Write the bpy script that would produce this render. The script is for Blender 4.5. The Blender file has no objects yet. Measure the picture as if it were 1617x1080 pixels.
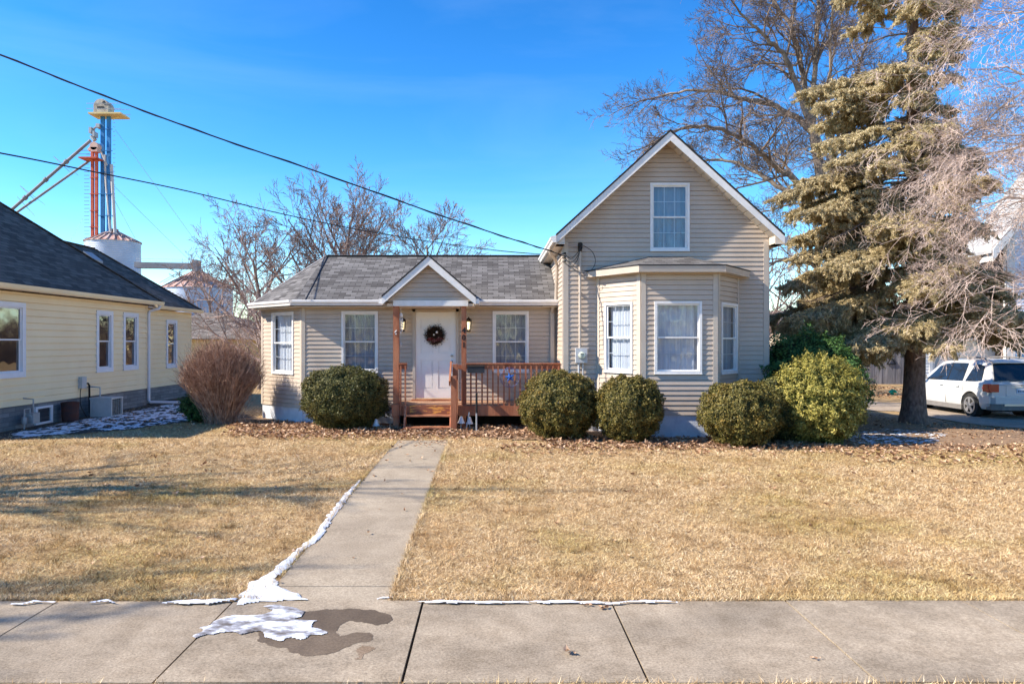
import bpy, bmesh, math, random
import numpy as np
from mathutils import Vector, Matrix, noise
R = math.radians
S = bpy.context.scene
COL = S.collection
F = 1150.0; CX = 775.0; CY = 540.0; CZ = 1.95
def P(x, y, Y):
    return Vector(((x-CX)/F*Y, Y, CZ-(y-CY)/F*Y))
def ss(a, b, x):
    t = min(1, max(0, (x-a)/(b-a))); return t*t*(3-2*t)
# ------------------------------------------------------------ materials
def nt(name):
    m = bpy.data.materials.new(name); m.use_nodes = True
    t = m.node_tree; b = t.nodes['Principled BSDF']
    return m, t, b
def rgb(c): return (c[0], c[1], c[2], 1)
def mat(name, c1, c2=None, scale=8, rough=.7, bump=0, bscale=None, metal=0, spec=.3, stretch=(1,1,1), detail=6, emit=None, lo=.35, hi=.65):
    m, t, b = nt(name)
    b.inputs['Roughness'].default_value = rough
    b.inputs['Metallic'].default_value = metal
    b.inputs['Specular IOR Level'].default_value = spec
    b.inputs['Base Color'].default_value = rgb(c1)
    if emit:
        b.inputs['Emission Color'].default_value = rgb(c1); b.inputs['Emission Strength'].default_value = emit
    if c2 or bump:
        tc = t.nodes.new('ShaderNodeTexCoord'); mp = t.nodes.new('ShaderNodeMapping')
        mp.inputs['Scale'].default_value = stretch
        t.links.new(tc.outputs['Object'], mp.inputs['Vector'])
    if c2:
        n = t.nodes.new('ShaderNodeTexNoise'); n.inputs['Scale'].default_value = scale; n.inputs['Detail'].default_value = detail
        n.inputs['Roughness'].default_value = .65
        r = t.nodes.new('ShaderNodeValToRGB')
        r.color_ramp.elements[0].position = lo; r.color_ramp.elements[0].color = rgb(c1)
        r.color_ramp.elements[1].position = hi; r.color_ramp.elements[1].color = rgb(c2)
        t.links.new(mp.outputs[0], n.inputs['Vector']); t.links.new(n.outputs[0], r.inputs[0]); t.links.new(r.outputs[0], b.inputs['Base Color'])
    if bump:
        n2 = t.nodes.new('ShaderNodeTexNoise'); n2.inputs['Scale'].default_value = bscale or scale*3; n2.inputs['Detail'].default_value = 4
        bp = t.nodes.new('ShaderNodeBump'); bp.inputs['Strength'].default_value = bump; bp.inputs['Distance'].default_value = .02
        t.links.new(mp.outputs[0], n2.inputs['Vector']); t.links.new(n2.outputs[0], bp.inputs['Height']); t.links.new(bp.outputs[0], b.inputs['Normal'])
    return m
def mat_brick(name, cs, mortar, w, h, msize=.006, rough=.9, bump=.4, off=.5, wear=.25):
    """UV in metres; cs = list of colours picked per brick"""
    m, t, b = nt(name)
    b.inputs['Roughness'].default_value = rough; b.inputs['Specular IOR Level'].default_value = .2
    uv = t.nodes.new('ShaderNodeUVMap'); uv.uv_map = 'UVMap'
    br = t.nodes.new('ShaderNodeTexBrick'); br.offset = off
    br.inputs['Scale'].default_value = 1; br.inputs['Mortar Size'].default_value = msize; br.inputs['Mortar Smooth'].default_value = .1
    br.inputs['Brick Width'].default_value = w; br.inputs['Row Height'].default_value = h
    br.inputs['Color1'].default_value = (0,0,0,1); br.inputs['Color2'].default_value = (1,1,1,1); br.inputs['Mortar'].default_value = (0.5,.5,.5,1)
    r = t.nodes.new('ShaderNodeValToRGB'); e = r.color_ramp.elements
    while len(e) < len(cs): e.new(.5)
    for i, c in enumerate(cs): e[i].position = i/(len(cs)-1)*.9+.05; e[i].color = rgb(c)
    mx = t.nodes.new('ShaderNodeMix'); mx.data_type = 'RGBA'
    mx.inputs[7].default_value = rgb(mortar)
    n = t.nodes.new('ShaderNodeTexNoise'); n.inputs['Scale'].default_value = 1.3; n.inputs['Detail'].default_value = 8; n.inputs['Roughness'].default_value = .8
    mw = t.nodes.new('ShaderNodeMix'); mw.data_type = 'RGBA'; mw.blend_type = 'OVERLAY'; mw.inputs[0].default_value = wear*2
    L = t.links.new
    L(uv.outputs[0], br.inputs['Vector']); L(br.outputs['Color'], r.inputs[0]); L(r.outputs[0], mx.inputs[6]); L(br.outputs['Fac'], mx.inputs[0])
    L(uv.outputs[0], n.inputs['Vector']); L(mx.outputs[2], mw.inputs[6]); L(n.outputs[0], mw.inputs[7]); L(mw.outputs[2], b.inputs['Base Color'])
    bp = t.nodes.new('ShaderNodeBump'); bp.inputs['Strength'].default_value = bump; bp.inputs['Distance'].default_value = .01; bp.invert = True
    L(br.outputs['Fac'], bp.inputs['Height']); L(bp.outputs[0], b.inputs['Normal'])
    return m
def mat_attr(name, cs, rough=.8, patch=None, pscale=.5, transl=0, spec=.15):
    """colour by per-face attribute rnd; optional large patches"""
    m, t, b = nt(name)
    b.inputs['Roughness'].default_value = rough; b.inputs['Specular IOR Level'].default_value = spec
    a = t.nodes.new('ShaderNodeAttribute'); a.attribute_name = 'rnd'
    r = t.nodes.new('ShaderNodeValToRGB'); e = r.color_ramp.elements
    while len(e) < len(cs): e.new(.5)
    for i, c in enumerate(cs): e[i].position = i/(len(cs)-1); e[i].color = rgb(c)
    t.links.new(a.outputs['Fac'], r.inputs[0]); out = r.outputs[0]
    if patch:
        tc = t.nodes.new('ShaderNodeTexCoord')
        for (c, sc, lo, hi, amt) in patch:
            n = t.nodes.new('ShaderNodeTexNoise'); n.inputs['Scale'].default_value = sc; n.inputs['Detail'].default_value = 5; n.inputs['Roughness'].default_value = .6
            t.links.new(tc.outputs['Object'], n.inputs['Vector'])
            mr = t.nodes.new('ShaderNodeMapRange'); mr.inputs[1].default_value = lo; mr.inputs[2].default_value = hi; mr.inputs[4].default_value = amt
            t.links.new(n.outputs[0], mr.inputs[0])
            mx = t.nodes.new('ShaderNodeMix'); mx.data_type = 'RGBA'; mx.blend_type = 'MULTIPLY'; mx.inputs[7].default_value = rgb(c)
            t.links.new(mr.outputs[0], mx.inputs[0]); t.links.new(out, mx.inputs[6]); out = mx.outputs[2]
    t.links.new(out, b.inputs['Base Color'])
    if transl:
        tr = t.nodes.new('ShaderNodeBsdfTranslucent'); ms = t.nodes.new('ShaderNodeMixShader'); ms.inputs[0].default_value = transl
        t.links.new(out, tr.inputs[0]); t.links.new(b.outputs[0], ms.inputs[1]); t.links.new(tr.outputs[0], ms.inputs[2])
        t.links.new(ms.outputs[0], t.nodes['Material Output'].inputs[0])
    return m
def mat_glass(name, tint=(.9,.95,1), refl=.5):
    m, t, b = nt(name); t.nodes.remove(b)
    tr = t.nodes.new('ShaderNodeBsdfTransparent'); tr.inputs[0].default_value = rgb(tint)
    gl = t.nodes.new('ShaderNodeBsdfGlossy'); gl.inputs[0].default_value = (1,1,1,1); gl.inputs['Roughness'].default_value = .03
    lw = t.nodes.new('ShaderNodeLayerWeight'); lw.inputs[0].default_value = .5; fr = t.nodes.new('ShaderNodeMath'); fr.operation = 'POWER'; fr.inputs[1].default_value = 3.5; t.links.new(lw.outputs['Facing'], fr.inputs[0])
    mt = t.nodes.new('ShaderNodeMath'); mt.operation = 'MULTIPLY_ADD'; mt.inputs[1].default_value = .85; mt.inputs[2].default_value = .05+refl*.1
    mt.use_clamp = True
    tc = t.nodes.new('ShaderNodeTexCoord'); n = t.nodes.new('ShaderNodeTexNoise'); n.inputs['Scale'].default_value = 2.2; n.inputs['Detail'].default_value = 1
    bp = t.nodes.new('ShaderNodeBump'); bp.inputs['Strength'].default_value = .25; bp.inputs['Distance'].default_value = .02
    t.links.new(tc.outputs['Object'], n.inputs['Vector']); t.links.new(n.outputs[0], bp.inputs['Height']); t.links.new(bp.outputs[0], gl.inputs['Normal'])
    ms = t.nodes.new('ShaderNodeMixShader')
    L = t.links.new
    L(fr.outputs[0], mt.inputs[0]); L(mt.outputs[0], ms.inputs[0]); L(tr.outputs[0], ms.inputs[1]); L(gl.outputs[0], ms.inputs[2]); L(ms.outputs[0], t.nodes['Material Output'].inputs[0])
    return m
m_siding = mat('vinyl_siding', (.45,.365,.29), (.53,.44,.355), 1.3, .55, .03, 60, stretch=(1,1,.6))
m_sideY = mat('cream_siding', (.82,.65,.41), (.87,.72,.47), .9, .55)
m_trim = mat('beige_trim', (.47,.40,.33), (.52,.45,.37), 3, .5)
m_white = mat('white_paint', (.80,.78,.75), (.72,.70,.67), 6, .45)
m_white2 = mat('weathered_white_metal', (.78,.76,.73), (.66,.64,.61), 4, .5, detail=8)
m_soffit = mat('soffit_vinyl', (.56,.48,.39), (.60,.52,.43), 4, .5)
m_found = mat('painted_block', (.55,.58,.64), (.70,.72,.76), 5, .8, .3, 25)
m_shing = mat_brick('shingles', [(.078,.073,.070),(.112,.106,.102),(.145,.138,.133),(.19,.182,.176)], (.035,.032,.03), .27, .118, .006)
m_shingD = mat_brick('dark_shingles', [(.082,.068,.056),(.12,.10,.084),(.165,.14,.118)], (.035,.03,.026), .31, .125, .005, wear=.2)
m_shingB = mat_brick('brown_shingles', [(.10,.085,.075),(.16,.14,.12),(.22,.19,.17)], (.05,.04,.04), .31, .14)
m_drip = mat('roof_edge_metal', (.02,.02,.022), None, rough=.5)
m_block = mat_brick('grey_block', [(.15,.16,.175),(.19,.20,.215),(.23,.235,.25)], (.11,.115,.125), .4, .10, .006, wear=.3)
m_wood = mat('redwood_stain', (.27,.085,.04), (.42,.175,.09), 5, .65, .2, 40, stretch=(1,1,.25), detail=8)
m_woodw = mat('worn_stained_wood', (.30,.11,.055), (.52,.25,.13), 4, .7, .2, 30, stretch=(.6,3,4), lo=.45, hi=.6)
m_deck = mat('deck_boards', (.32,.18,.11), (.42,.25,.16), 6, .7, .2, 30, stretch=(.4,4,1))
m_door = mat('door_paint', (.84,.82,.78), (.81,.79,.75), 3, .35)
m_black = mat('black_metal', (.012,.012,.014), None, rough=.45)
m_blackp = mat('black_plastic', (.018,.02,.024), (.03,.033,.04), 9, .5)
m_brass = mat('brushed_nickel', (.45,.42,.36), None, rough=.3, metal=1)
m_glass = mat_glass('window_glass')
m_glassD = mat_glass('dark_window_glass', (.55,.6,.65), .9)
m_curt = mat('sheer_curtain', (.60,.61,.63), (.46,.47,.50), 5, .8, stretch=(6,6,.2))
m_curtG = mat('grey_curtain', (.27,.29,.32), (.19,.21,.24), 5, .8, stretch=(6,6,.2))
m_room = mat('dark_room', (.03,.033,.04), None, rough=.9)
m_grey = mat('grey_metal', (.36,.38,.40), (.30,.31,.33), 8, .5, metal=.3)
m_lgrey = mat('light_grey_metal', (.50,.51,.52), (.44,.45,.46), 8, .5)
m_rust = mat('rust_brown', (.10,.035,.025), (.055,.03,.03), 9, .8, .3)
m_munt = mat('grey_muntin', (.42,.43,.45), (.50,.51,.53), 5, .6)
m_bulb = mat('lamp_glass_lit', (1,.80,.45), None, emit=1.3)
m_wire = mat('cable', (.02,.02,.022), None, rough=.6)
m_bark = mat('bark', (.17,.125,.10), (.30,.24,.20), 7, .9, .9, 18, stretch=(1,1,.25))
m_barkG = mat('grey_bark', (.17,.14,.115), (.30,.25,.205), 3, .9, .8, 14, stretch=(1,1,.3))
m_twig = mat('twigs', (.14,.105,.085), (.24,.185,.15), 2, .9)
m_twigP = mat('pinkish_twigs', (.38,.285,.245), (.58,.46,.40), 2, .85)
m_twigF = mat('far_twigs', (.20,.145,.125), (.32,.23,.20), .6, .9)
m_snow = mat('snow', (.84,.86,.90), (.60,.60,.61), 16, .6, .5, 60)
# ------------------------------------------------------------ mesh builder
class MB:
    def __init__(s): s.v = []; s.f = []; s.mi = []; s.k = 0
    def poly(s, pts):
        n = len(s.v); s.v += [tuple(p) for p in pts]; s.f.append(tuple(range(n, n+len(pts)))); s.mi.append(s.k)
    def prism(s, pts, off):
        """closed polygon extruded by off"""
        off = Vector(off); a = [Vector(p) for p in pts]; b = [p+off for p in a]
        n = Vector((0,0,0))
        for i in range(len(a)): n += a[i].cross(a[(i+1) % len(a)])
        if n.dot(off) > 0: a, b = b, a
        s.poly(a); s.poly(b[::-1])
        for i in range(len(a)):
            j = (i+1) % len(a); s.poly([a[i], b[i], b[j], a[j]])
    def box(s, x0, x1, y0, y1, z0, z1):
        s.prism([(x0,y0,z0),(x1,y0,z0),(x1,y1,z0),(x0,y1,z0)], (0,0,z1-z0))
    def beam(s, a, b, w, h, up=(0,0,1)):
        a = Vector(a); b = Vector(b); d = (b-a).normalized(); sd = d.cross(Vector(up)).normalized(); u = sd.cross(d)
        q = [a-sd*w/2-u*h/2, a+sd*w/2-u*h/2, a+sd*w/2+u*h/2, a-sd*w/2+u*h/2]
        s.prism(q, b-a)
    def tube(s, pts, rad, n=8, cap=True):
        pts = [Vector(p) for p in pts]
        if not hasattr(rad, '__len__'): rad = [rad]*len(pts)
        base = len(s.v); ref = None
        for i, p in enumerate(pts):
            d = (pts[min(i+1, len(pts)-1)]-pts[max(i-1, 0)])
            if d.length < 1e-9: d = Vector((0,0,1))
            d.normalize()
            if ref is None: ref = Vector((1,0,0)) if abs(d.x) < .8 else Vector((0,1,0))
            a = d.cross(ref)
            if a.length < 1e-6: a = d.orthogonal()
            a.normalize(); ref = a.cross(d); bb = ref
            for j in range(n):
                t = 2*math.pi*j/n; q = p+(a*math.cos(t)+bb*math.sin(t))*rad[i]; s.v.append((q.x, q.y, q.z))
        for i in range(len(pts)-1):
            for j in range(n):
                k = (j+1) % n; o = base+i*n
                s.f.append((o+j, o+n+j, o+n+k, o+k)); s.mi.append(s.k)
        if cap:
            s.f.append(tuple(base+j for j in range(n))); s.mi.append(s.k)
            o = base+(len(pts)-1)*n; s.f.append(tuple(o+j for j in range(n-1, -1, -1))); s.mi.append(s.k)
    def lathe(s, c, prof, n=24):
        """prof list of (r,z) about vertical axis at c"""
        c = Vector(c); base = len(s.v)
        for (r, z) in prof:
            for j in range(n):
                t = 2*math.pi*j/n; s.v.append((c.x+r*math.cos(t), c.y+r*math.sin(t), c.z+z))
        for i in range(len(prof)-1):
            for j in range(n):
                k = (j+1) % n; o = base+i*n
                s.f.append((o+j, o+k, o+n+k, o+n+j)); s.mi.append(s.k)
    def ball(s, c, rx, ry=None, rz=None, n=10, m=7):
        ry = ry or rx; rz = rz or rx; base = len(s.v)
        for i in range(m+1):
            a = math.pi*i/m
            for j in range(n):
                t = 2*math.pi*j/n
                s.v.append((c[0]+rx*math.sin(a)*math.cos(t), c[1]+ry*math.sin(a)*math.sin(t), c[2]-rz*math.cos(a)))
        for i in range(m):
            for j in range(n):
                k = (j+1) % n; o = base+i*n
                s.f.append((o+j, o+k, o+n+k, o+n+j)); s.mi.append(s.k)
    def build(s, name, m, parent=None, origin=None, smooth=False, bevel=0, uv=True, local=False):
        if parent is not None and not local:
            org = wloc(parent)
        elif origin is not None: org = Vector(origin)
        elif local or not s.v: org = Vector((0,0,0))
        else:
            xs = [v[0] for v in s.v]; ys = [v[1] for v in s.v]; zs = [v[2] for v in s.v]
            org = Vector(((min(xs)+max(xs))/2, (min(ys)+max(ys))/2, min(zs)))
        me = bpy.data.meshes.new(name)
        me.from_pydata([(v[0]-org.x, v[1]-org.y, v[2]-org.z) for v in s.v], [], s.f)
        ms = m if isinstance(m, (list, tuple)) else [m]
        for q in ms: me.materials.append(q)
        if len(ms) > 1: me.polygons.foreach_set('material_index', s.mi)
        if uv:
            ul = me.uv_layers.new(name='UVMap'); N = len(me.loops)
            nr = np.empty(len(me.polygons)*3, np.float32); me.polygons.foreach_get('normal', nr); nr = nr.reshape(-1, 3)
            lt = np.empty(len(me.polygons), np.int32); me.polygons.foreach_get('loop_total', lt)
            li = np.empty(N, np.int32); me.loops.foreach_get('vertex_index', li)
            co = np.empty(len(me.vertices)*3, np.float32); me.vertices.foreach_get('co', co); co = co.reshape(-1, 3)
            nl = np.repeat(nr, lt, axis=0); c = co[li]
            flat = np.abs(nl[:, 2]) > .995
            U = np.stack([-nl[:, 1], nl[:, 0], np.zeros(N)], 1); U /= np.maximum(np.linalg.norm(U, axis=1, keepdims=True), 1e-6)
            U[flat] = (1, 0, 0); V = np.cross(nl, U); V[flat] = (0, 1, 0)
            w = np.stack([(c*U).sum(1), (c*V).sum(1)], 1).astype(np.float32)
            ul.data.foreach_set('uv', w.ravel())
        if smooth: me.polygons.foreach_set('use_smooth', [True]*len(me.polygons))
        o = bpy.data.objects.new(name, me); COL.objects.link(o)
        if parent is not None: o.parent = parent
        else: o.location = org
        if smooth:
            try: me.set_sharp_from_angle(angle=R(40))
            except Exception: pass
        if bevel:
            b = o.modifiers.new('Bevel', 'BEVEL'); b.width = bevel; b.segments = 2; b.limit_method = 'ANGLE'; b.angle_limit = R(50)
        return o
def wloc(o):
    l = Vector((0,0,0))
    while o is not None: l += o.location; o = o.parent
    return l
def tag(o, label=None, cat=None, group=None, kind=None):
    if label: o['label'] = label
    if cat: o['category'] = cat
    if group: o['group'] = group
    if kind: o['kind'] = kind
    return o
def thing(name, label, cat, loc=(0,0,0), group=None):
    o = bpy.data.objects.new(name, None); COL.objects.link(o); o.location = loc; o.empty_display_size = .2
    return tag(o, label, cat, group)
def soup(name, tris, rnd, m, parent=None, loc=None):
    """numpy triangle soup (n,3,3) in local coords"""
    n = len(tris); me = bpy.data.meshes.new(name)
    me.vertices.add(n*3); me.vertices.foreach_set('co', tris.astype(np.float32).ravel())
    me.loops.add(n*3); me.loops.foreach_set('vertex_index', np.arange(n*3, dtype=np.int32))
    me.polygons.add(n); me.polygons.foreach_set('loop_start', np.arange(0, n*3, 3, dtype=np.int32))
    try: me.polygons.foreach_set('loop_total', np.full(n, 3, np.int32))
    except Exception: pass
    me.update(); me.validate()
    if rnd is not None:
        a = me.attributes.new('rnd', 'FLOAT', 'FACE'); a.data.foreach_set('value', rnd.astype(np.float32))
    me.materials.append(m)
    o = bpy.data.objects.new(name, me); COL.objects.link(o)
    if parent is not None: o.parent = parent
    if loc is not None: o.location = loc
    return o
def copy_tree(o, parent=None):
    c = o.copy(); COL.objects.link(c)
    if parent is not None: c.parent = parent
    for ch in [q for q in bpy.data.objects if q.parent == o]: copy_tree(ch, c)
    return c
# ------------------------------------------------------------ terrain
def base_h(x, y):
    return -.12*(1-ss(6, 13, y)) - .25*ss(8.5, 12.5, x)*ss(14.5, 20, y)
SWY0, SWY1, WX0, WX1, WY1 = 4.42, 5.81, -1.83, -.83, 14.4
# ------------------------------------------------------------ ground
rng = np.random.default_rng(5); random.seed(5)
def gx(x, y, z=-.1):      # ground point seen at a photo pixel
    Y = F*(CZ-z)/(y-CY); return ((x-CX)/F*Y, Y)
e = .004
def in_slab(x, y):
    if SWY0 < y < SWY1: return True
    if WX0 < x < WX1 and SWY1-.01 < y < WY1: return True
    return False
xs = sorted(set([-600,-300,-150,-80,-50,-35,-25]+[i*.5 for i in range(-36, 52)]+[WX0-e, WX0+e, WX1-e, WX1+e]+[30,40,60,100,200,400,700]))
ys = sorted(set([-80,-30,-10,-4]+[i*.5 for i in range(-2, 84)]+[SWY0-e, SWY0+e, SWY1-e, SWY1+e, WY1-e, WY1+e]+[46,52,60,75,100,150,250,450,900]))
g = MB(); nx = len(xs)
for y in ys:
    for x in xs:
        z = base_h(x, y)
        if in_slab(x, y): z -= .09
        else: z += .012*noise.noise((x*.6, y*.6, 0))
        g.v.append((x, y, z))
for j in range(len(ys)-1):
    for i in range(nx-1):
        a = j*nx+i; g.f.append((a, a+1, a+nx+1, a+nx)); g.mi.append(0)
m_ground = mat('dry_turf_soil', (.22,.135,.06), (.48,.33,.16), 7, .95, .6, 40, detail=10)
tag(g.build('lawn_ground', m_ground, origin=(0,0,0), smooth=False), kind='structure')

# concrete
def concrete(name, a, b, st):
    m, t, bs = nt(name); L = t.links.new; bs.inputs['Roughness'].default_value = .85; bs.inputs['Specular IOR Level'].default_value = .2
    tc = t.nodes.new('ShaderNodeTexCoord')
    def N(sc, det, ro=.6):
        n = t.nodes.new('ShaderNodeTexNoise'); n.inputs['Scale'].default_value = sc; n.inputs['Detail'].default_value = det; n.inputs['Roughness'].default_value = ro; L(tc.outputs['Object'], n.inputs['Vector']); return n
    n1 = N(.9, 8, .6); n2 = N(60, 4, .8); n3 = N(5, 6)
    r1 = t.nodes.new('ShaderNodeValToRGB'); r1.color_ramp.elements[0].position = .33; r1.color_ramp.elements[1].position = .68
    r1.color_ramp.elements[0].color = rgb(a); r1.color_ramp.elements[1].color = rgb(b); L(n1.outputs[0], r1.inputs[0])
    r2 = t.nodes.new('ShaderNodeValToRGB'); r2.color_ramp.elements[0].position = .3; r2.color_ramp.elements[1].position = .7
    r2.color_ramp.elements[0].color = (.38,.37,.35,1); r2.color_ramp.elements[1].color = (1.5,1.5,1.5,1); L(n2.outputs[0], r2.inputs[0])
    m1 = t.nodes.new('ShaderNodeMix'); m1.data_type = 'RGBA'; m1.blend_type = 'MULTIPLY'; m1.inputs[0].default_value = .75; L(r1.outputs[0], m1.inputs[6]); L(r2.outputs[0], m1.inputs[7])
    r3 = t.nodes.new('ShaderNodeValToRGB'); r3.color_ramp.elements[0].position = .35; r3.color_ramp.elements[1].position = .6
    r3.color_ramp.elements[0].color = rgb(st); r3.color_ramp.elements[1].color = (1.05,1.05,1.05,1); L(n3.outputs[0], r3.inputs[0])
    m2 = t.nodes.new('ShaderNodeMix'); m2.data_type = 'RGBA'; m2.blend_type = 'MULTIPLY'; m2.inputs[0].default_value = .6; L(m1.outputs[2], m2.inputs[6]); L(r3.outputs[0], m2.inputs[7])
    L(m2.outputs[2], bs.inputs['Base Color'])
    bp = t.nodes.new('ShaderNodeBump'); bp.inputs['Strength'].default_value = .35; bp.inputs['Distance'].default_value = .004; L(n2.outputs[0], bp.inputs['Height']); L(bp.outputs[0], bs.inputs['Normal'])
    return m
m_conc = concrete('sidewalk_concrete', (.25,.205,.152), (.43,.35,.255), (.68,.65,.61))
m_conc2 = concrete('walk_concrete', (.30,.245,.18), (.41,.34,.25), (.85,.83,.80))
m_drive = concrete('driveway_concrete', (.30,.245,.19), (.42,.345,.27), (.75,.72,.7))
sw = MB()
jx = [-3.45,-2.05,-.54,.96,2.35,3.76]
while jx[0] > -40: jx.insert(0, jx[0]-1.42)
while jx[-1] < 40: jx.append(jx[-1]+1.42)
for a, b in zip(jx[:-1], jx[1:]):
    ga = .009 if -3 < a < 1 else .006; gb = .009 if -3 < b < 1 else .006
    dz = random.uniform(-.003, .003)
    sw.box(a+ga, b-gb, SWY0, SWY1, -.20, -.112+dz)
# the short apron slab and the walk up to the porch
o = sw.build('sidewalk', m_conc, origin=(0,0,0), bevel=.006); tag(o, kind='structure')
wk = MB()
wy = [SWY1+.004, 6.15]
while wy[-1] < WY1-.6: wy.append(min(wy[-1]+1.5, WY1))
wy[-1] = WY1
for k, (a, b) in enumerate(zip(wy[:-1], wy[1:])):
    a += .012 if k == 1 else .0015; b -= .0015
    x0 = WX0-.02 if k == 0 else WX0; x1 = WX1+.03 if k == 0 else WX1
    za, zb = base_h(0, a)+.008, base_h(0, b)+.008
    wk.prism([(x0,a,za),(x1,a,za),(x1,b,zb),(x0,b,zb)], (0,0,-.08))
o = wk.build('front_path', m_conc2, origin=(0,0,0), bevel=.004); tag(o, kind='structure')

# generic lumpy sheet inside a polygon, following the ground
def inside(x, y, poly):
    c = False; j = len(poly)-1
    for i in range(len(poly)):
        xi, yi = poly[i]; xj, yj = poly[j]
        if (yi > y) != (yj > y) and x < (xj-xi)*(y-yi)/(yj-yi)+xi: c = not c
        j = i
    return c
def edist(x, y, poly):
    d = 1e9; j = len(poly)-1
    for i in range(len(poly)):
        ax, ay = poly[j]; bx, by = poly[i]; dx, dy = bx-ax, by-ay
        t = max(0, min(1, ((x-ax)*dx+(y-ay)*dy)/(dx*dx+dy*dy+1e-12))); d = min(d, math.hypot(x-ax-dx*t, y-ay-dy*t)); j = i
    return d
def sheet(poly, cell, hmax, soft, lift, rough=.04, fr=6, thr=None, tf=2, hf=None):
    x0 = min(p[0] for p in poly)-.1; x1 = max(p[0] for p in poly)+.1; y0 = min(p[1] for p in poly)-.1; y1 = max(p[1] for p in poly)+.1
    nx = int((x1-x0)/cell)+2; ny = int((y1-y0)/cell)+2; H = {}
    for j in range(ny):
        for i in range(nx):
            x = x0+i*cell; y = y0+j*cell
            wx = x+rough*noise.noise((x*fr, y*fr, 3)); wy_ = y+rough*noise.noise((x*fr, y*fr, 9))
            if not inside(wx, wy_, poly): continue
            d = edist(wx, wy_, poly)
            h = min(1, d/soft)
            if thr is not None:
                q = noise.fractal((x*tf, y*tf, 1.7), 1.0, 2.0, 5)
                q = q-thr
                if q <= 0: continue
                h = min(h, q/.25)
            h = math.sqrt(h)*hmax*(.7+.5*noise.noise((x*9, y*9, 5)))
            H[(i, j)] = (x, y, (hf(x, y) if hf else base_h(x, y))+lift+max(0, h))
    g = MB(); idx = {}
    def vi(k):
        if k not in idx: idx[k] = len(g.v); g.v.append(H[k])
        return idx[k]
    for (i, j) in H:
        q = [(i, j), (i+1, j), (i+1, j+1), (i, j+1)]
        if all(k in H for k in q): g.f.append(tuple(vi(k) for k in q)); g.mi.append(0)
    return g
def strip(px, hw):
    """polygon around a ground polyline"""
    L = []; Rr = []
    for i, (x, y) in enumerate(px):
        a = px[max(i-1, 0)]; b = px[min(i+1, len(px)-1)]; dx, dy = b[0]-a[0], b[1]-a[1]; l = math.hypot(dx, dy)
        w = hw[i]; L.append((x-dy/l*w, y+dx/l*w)); Rr.append((x+dy/l*w, y-dx/l*w))
    return L+Rr[::-1]
flat = lambda x, y: -.112
snow_jobs = [
 (strip([gx(570,765),gx(548,788),gx(525,815),gx(500,850),gx(470,872),gx(445,895),gx(425,912)], [.015,.05,.045,.055,.05,.065,.07]), None, 'narrow snow ridge along the left edge of the front path'),
 ([gx(372,953),gx(380,935),gx(395,918),gx(425,905),gx(440,915),gx(445,927),gx(470,936),gx(492,946),gx(430,948),gx(395,951)], None, 'wedge of snow where the front path meets the sidewalk'),
 (strip([gx(256,952),gx(290,950),gx(330,949),gx(372,947)], [.01,.045,.05,.04]), flat, 'snow strip on the lawn edge left of the path'),
 (strip([gx(592,946),gx(606,942),gx(622,941)], [.004,.03,.02]), None, 'small snow wedge on the path corner beside the right lawn'),
 (strip([gx(650,950),gx(700,950),gx(760,951),gx(830,950),gx(900,950),gx(960,952),gx(1020,949),gx(1085,951)], [.01,.035,.03,.02,.035,.02,.03,.008]), flat, 'long thin snow strip on the sidewalk edge of the right lawn'),
 (strip([gx(140,952),gx(165,949),gx(188,951)], [.01,.03,.01]), flat, 'short snow scrap on the lawn edge near the left joint'),
 (strip([gx(10,953),gx(50,951),gx(88,951)], [.01,.03,.012]), flat, 'snow scrap on the lawn edge at the far left of the sidewalk'),
]
for pl, hf, lab in snow_jobs:
    o = sheet(pl, .014, .022, .04, .010, .03, 9, hf=hf).build('snow_patch', m_snow, smooth=True)
    tag(o, lab, 'snow', 'snow left along the path and sidewalk edges')
# wet patch and slush on the sidewalk
m_wet = concrete('wet_concrete', (.105,.075,.045), (.19,.14,.09), (.7,.68,.65)); m_wet.node_tree.nodes['Principled BSDF'].inputs['Roughness'].default_value = .5; m_wet.node_tree.nodes['Principled BSDF'].inputs['Specular IOR Level'].default_value = .5
zp = -.108
def q(pts): return [gx(280+x*380/1617, 930+y*380/1617, -.11) for x, y in pts]
wet = q([(540,300),(560,230),(620,190),(700,150),(860,150),(1000,135),(1180,130),(1330,140),(1440,175),(1455,205),(1420,235),(1340,243),(1230,222),(1150,215),(1090,250),(1070,290),(1100,315),(1200,290),(1300,292),(1330,315),(1310,342),(1180,375),(1100,410),(1000,445),(860,452),(790,435),(720,400),(600,375),(545,350)])
m_wet.node_tree.nodes['Principled BSDF'].inputs['Specular IOR Level'].default_value = .25
o = sheet(wet, .008, .0, .02, 0, .02, 16, hf=lambda x, y: zp).build('wet_patch', m_wet)
tag(o, 'dark wet patch of meltwater spreading around slush on the sidewalk', 'puddle')
wet2 = q([(1170,475),(1210,450),(1200,400),(1250,378),(1320,380),(1320,410),(1270,440),(1240,475)])
m_stain = concrete('brown_stain', (.22,.155,.10), (.27,.20,.14), (.8,.78,.75))
o = sheet(wet2, .012, .0, .02, 0, .03, 14, hf=lambda x, y: zp).build('stain', m_stain); tag(o, 'small brown damp stain on the sidewalk near the wet patch', 'stain')
slush = q([(95,320),(150,280),(220,235),(300,185),(420,175),(520,180),(640,150),(560,118),(620,105),(740,115),(860,145),(840,175),(780,205),(900,215),(960,225),(900,250),(1000,285),(960,310),(860,330),(700,350),(600,335),(560,295),(450,295),(320,305),(210,300),(120,345)])
m_slush, t_, b_ = nt('half_melted_snow'); b_.inputs['Roughness'].default_value = .5
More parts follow.
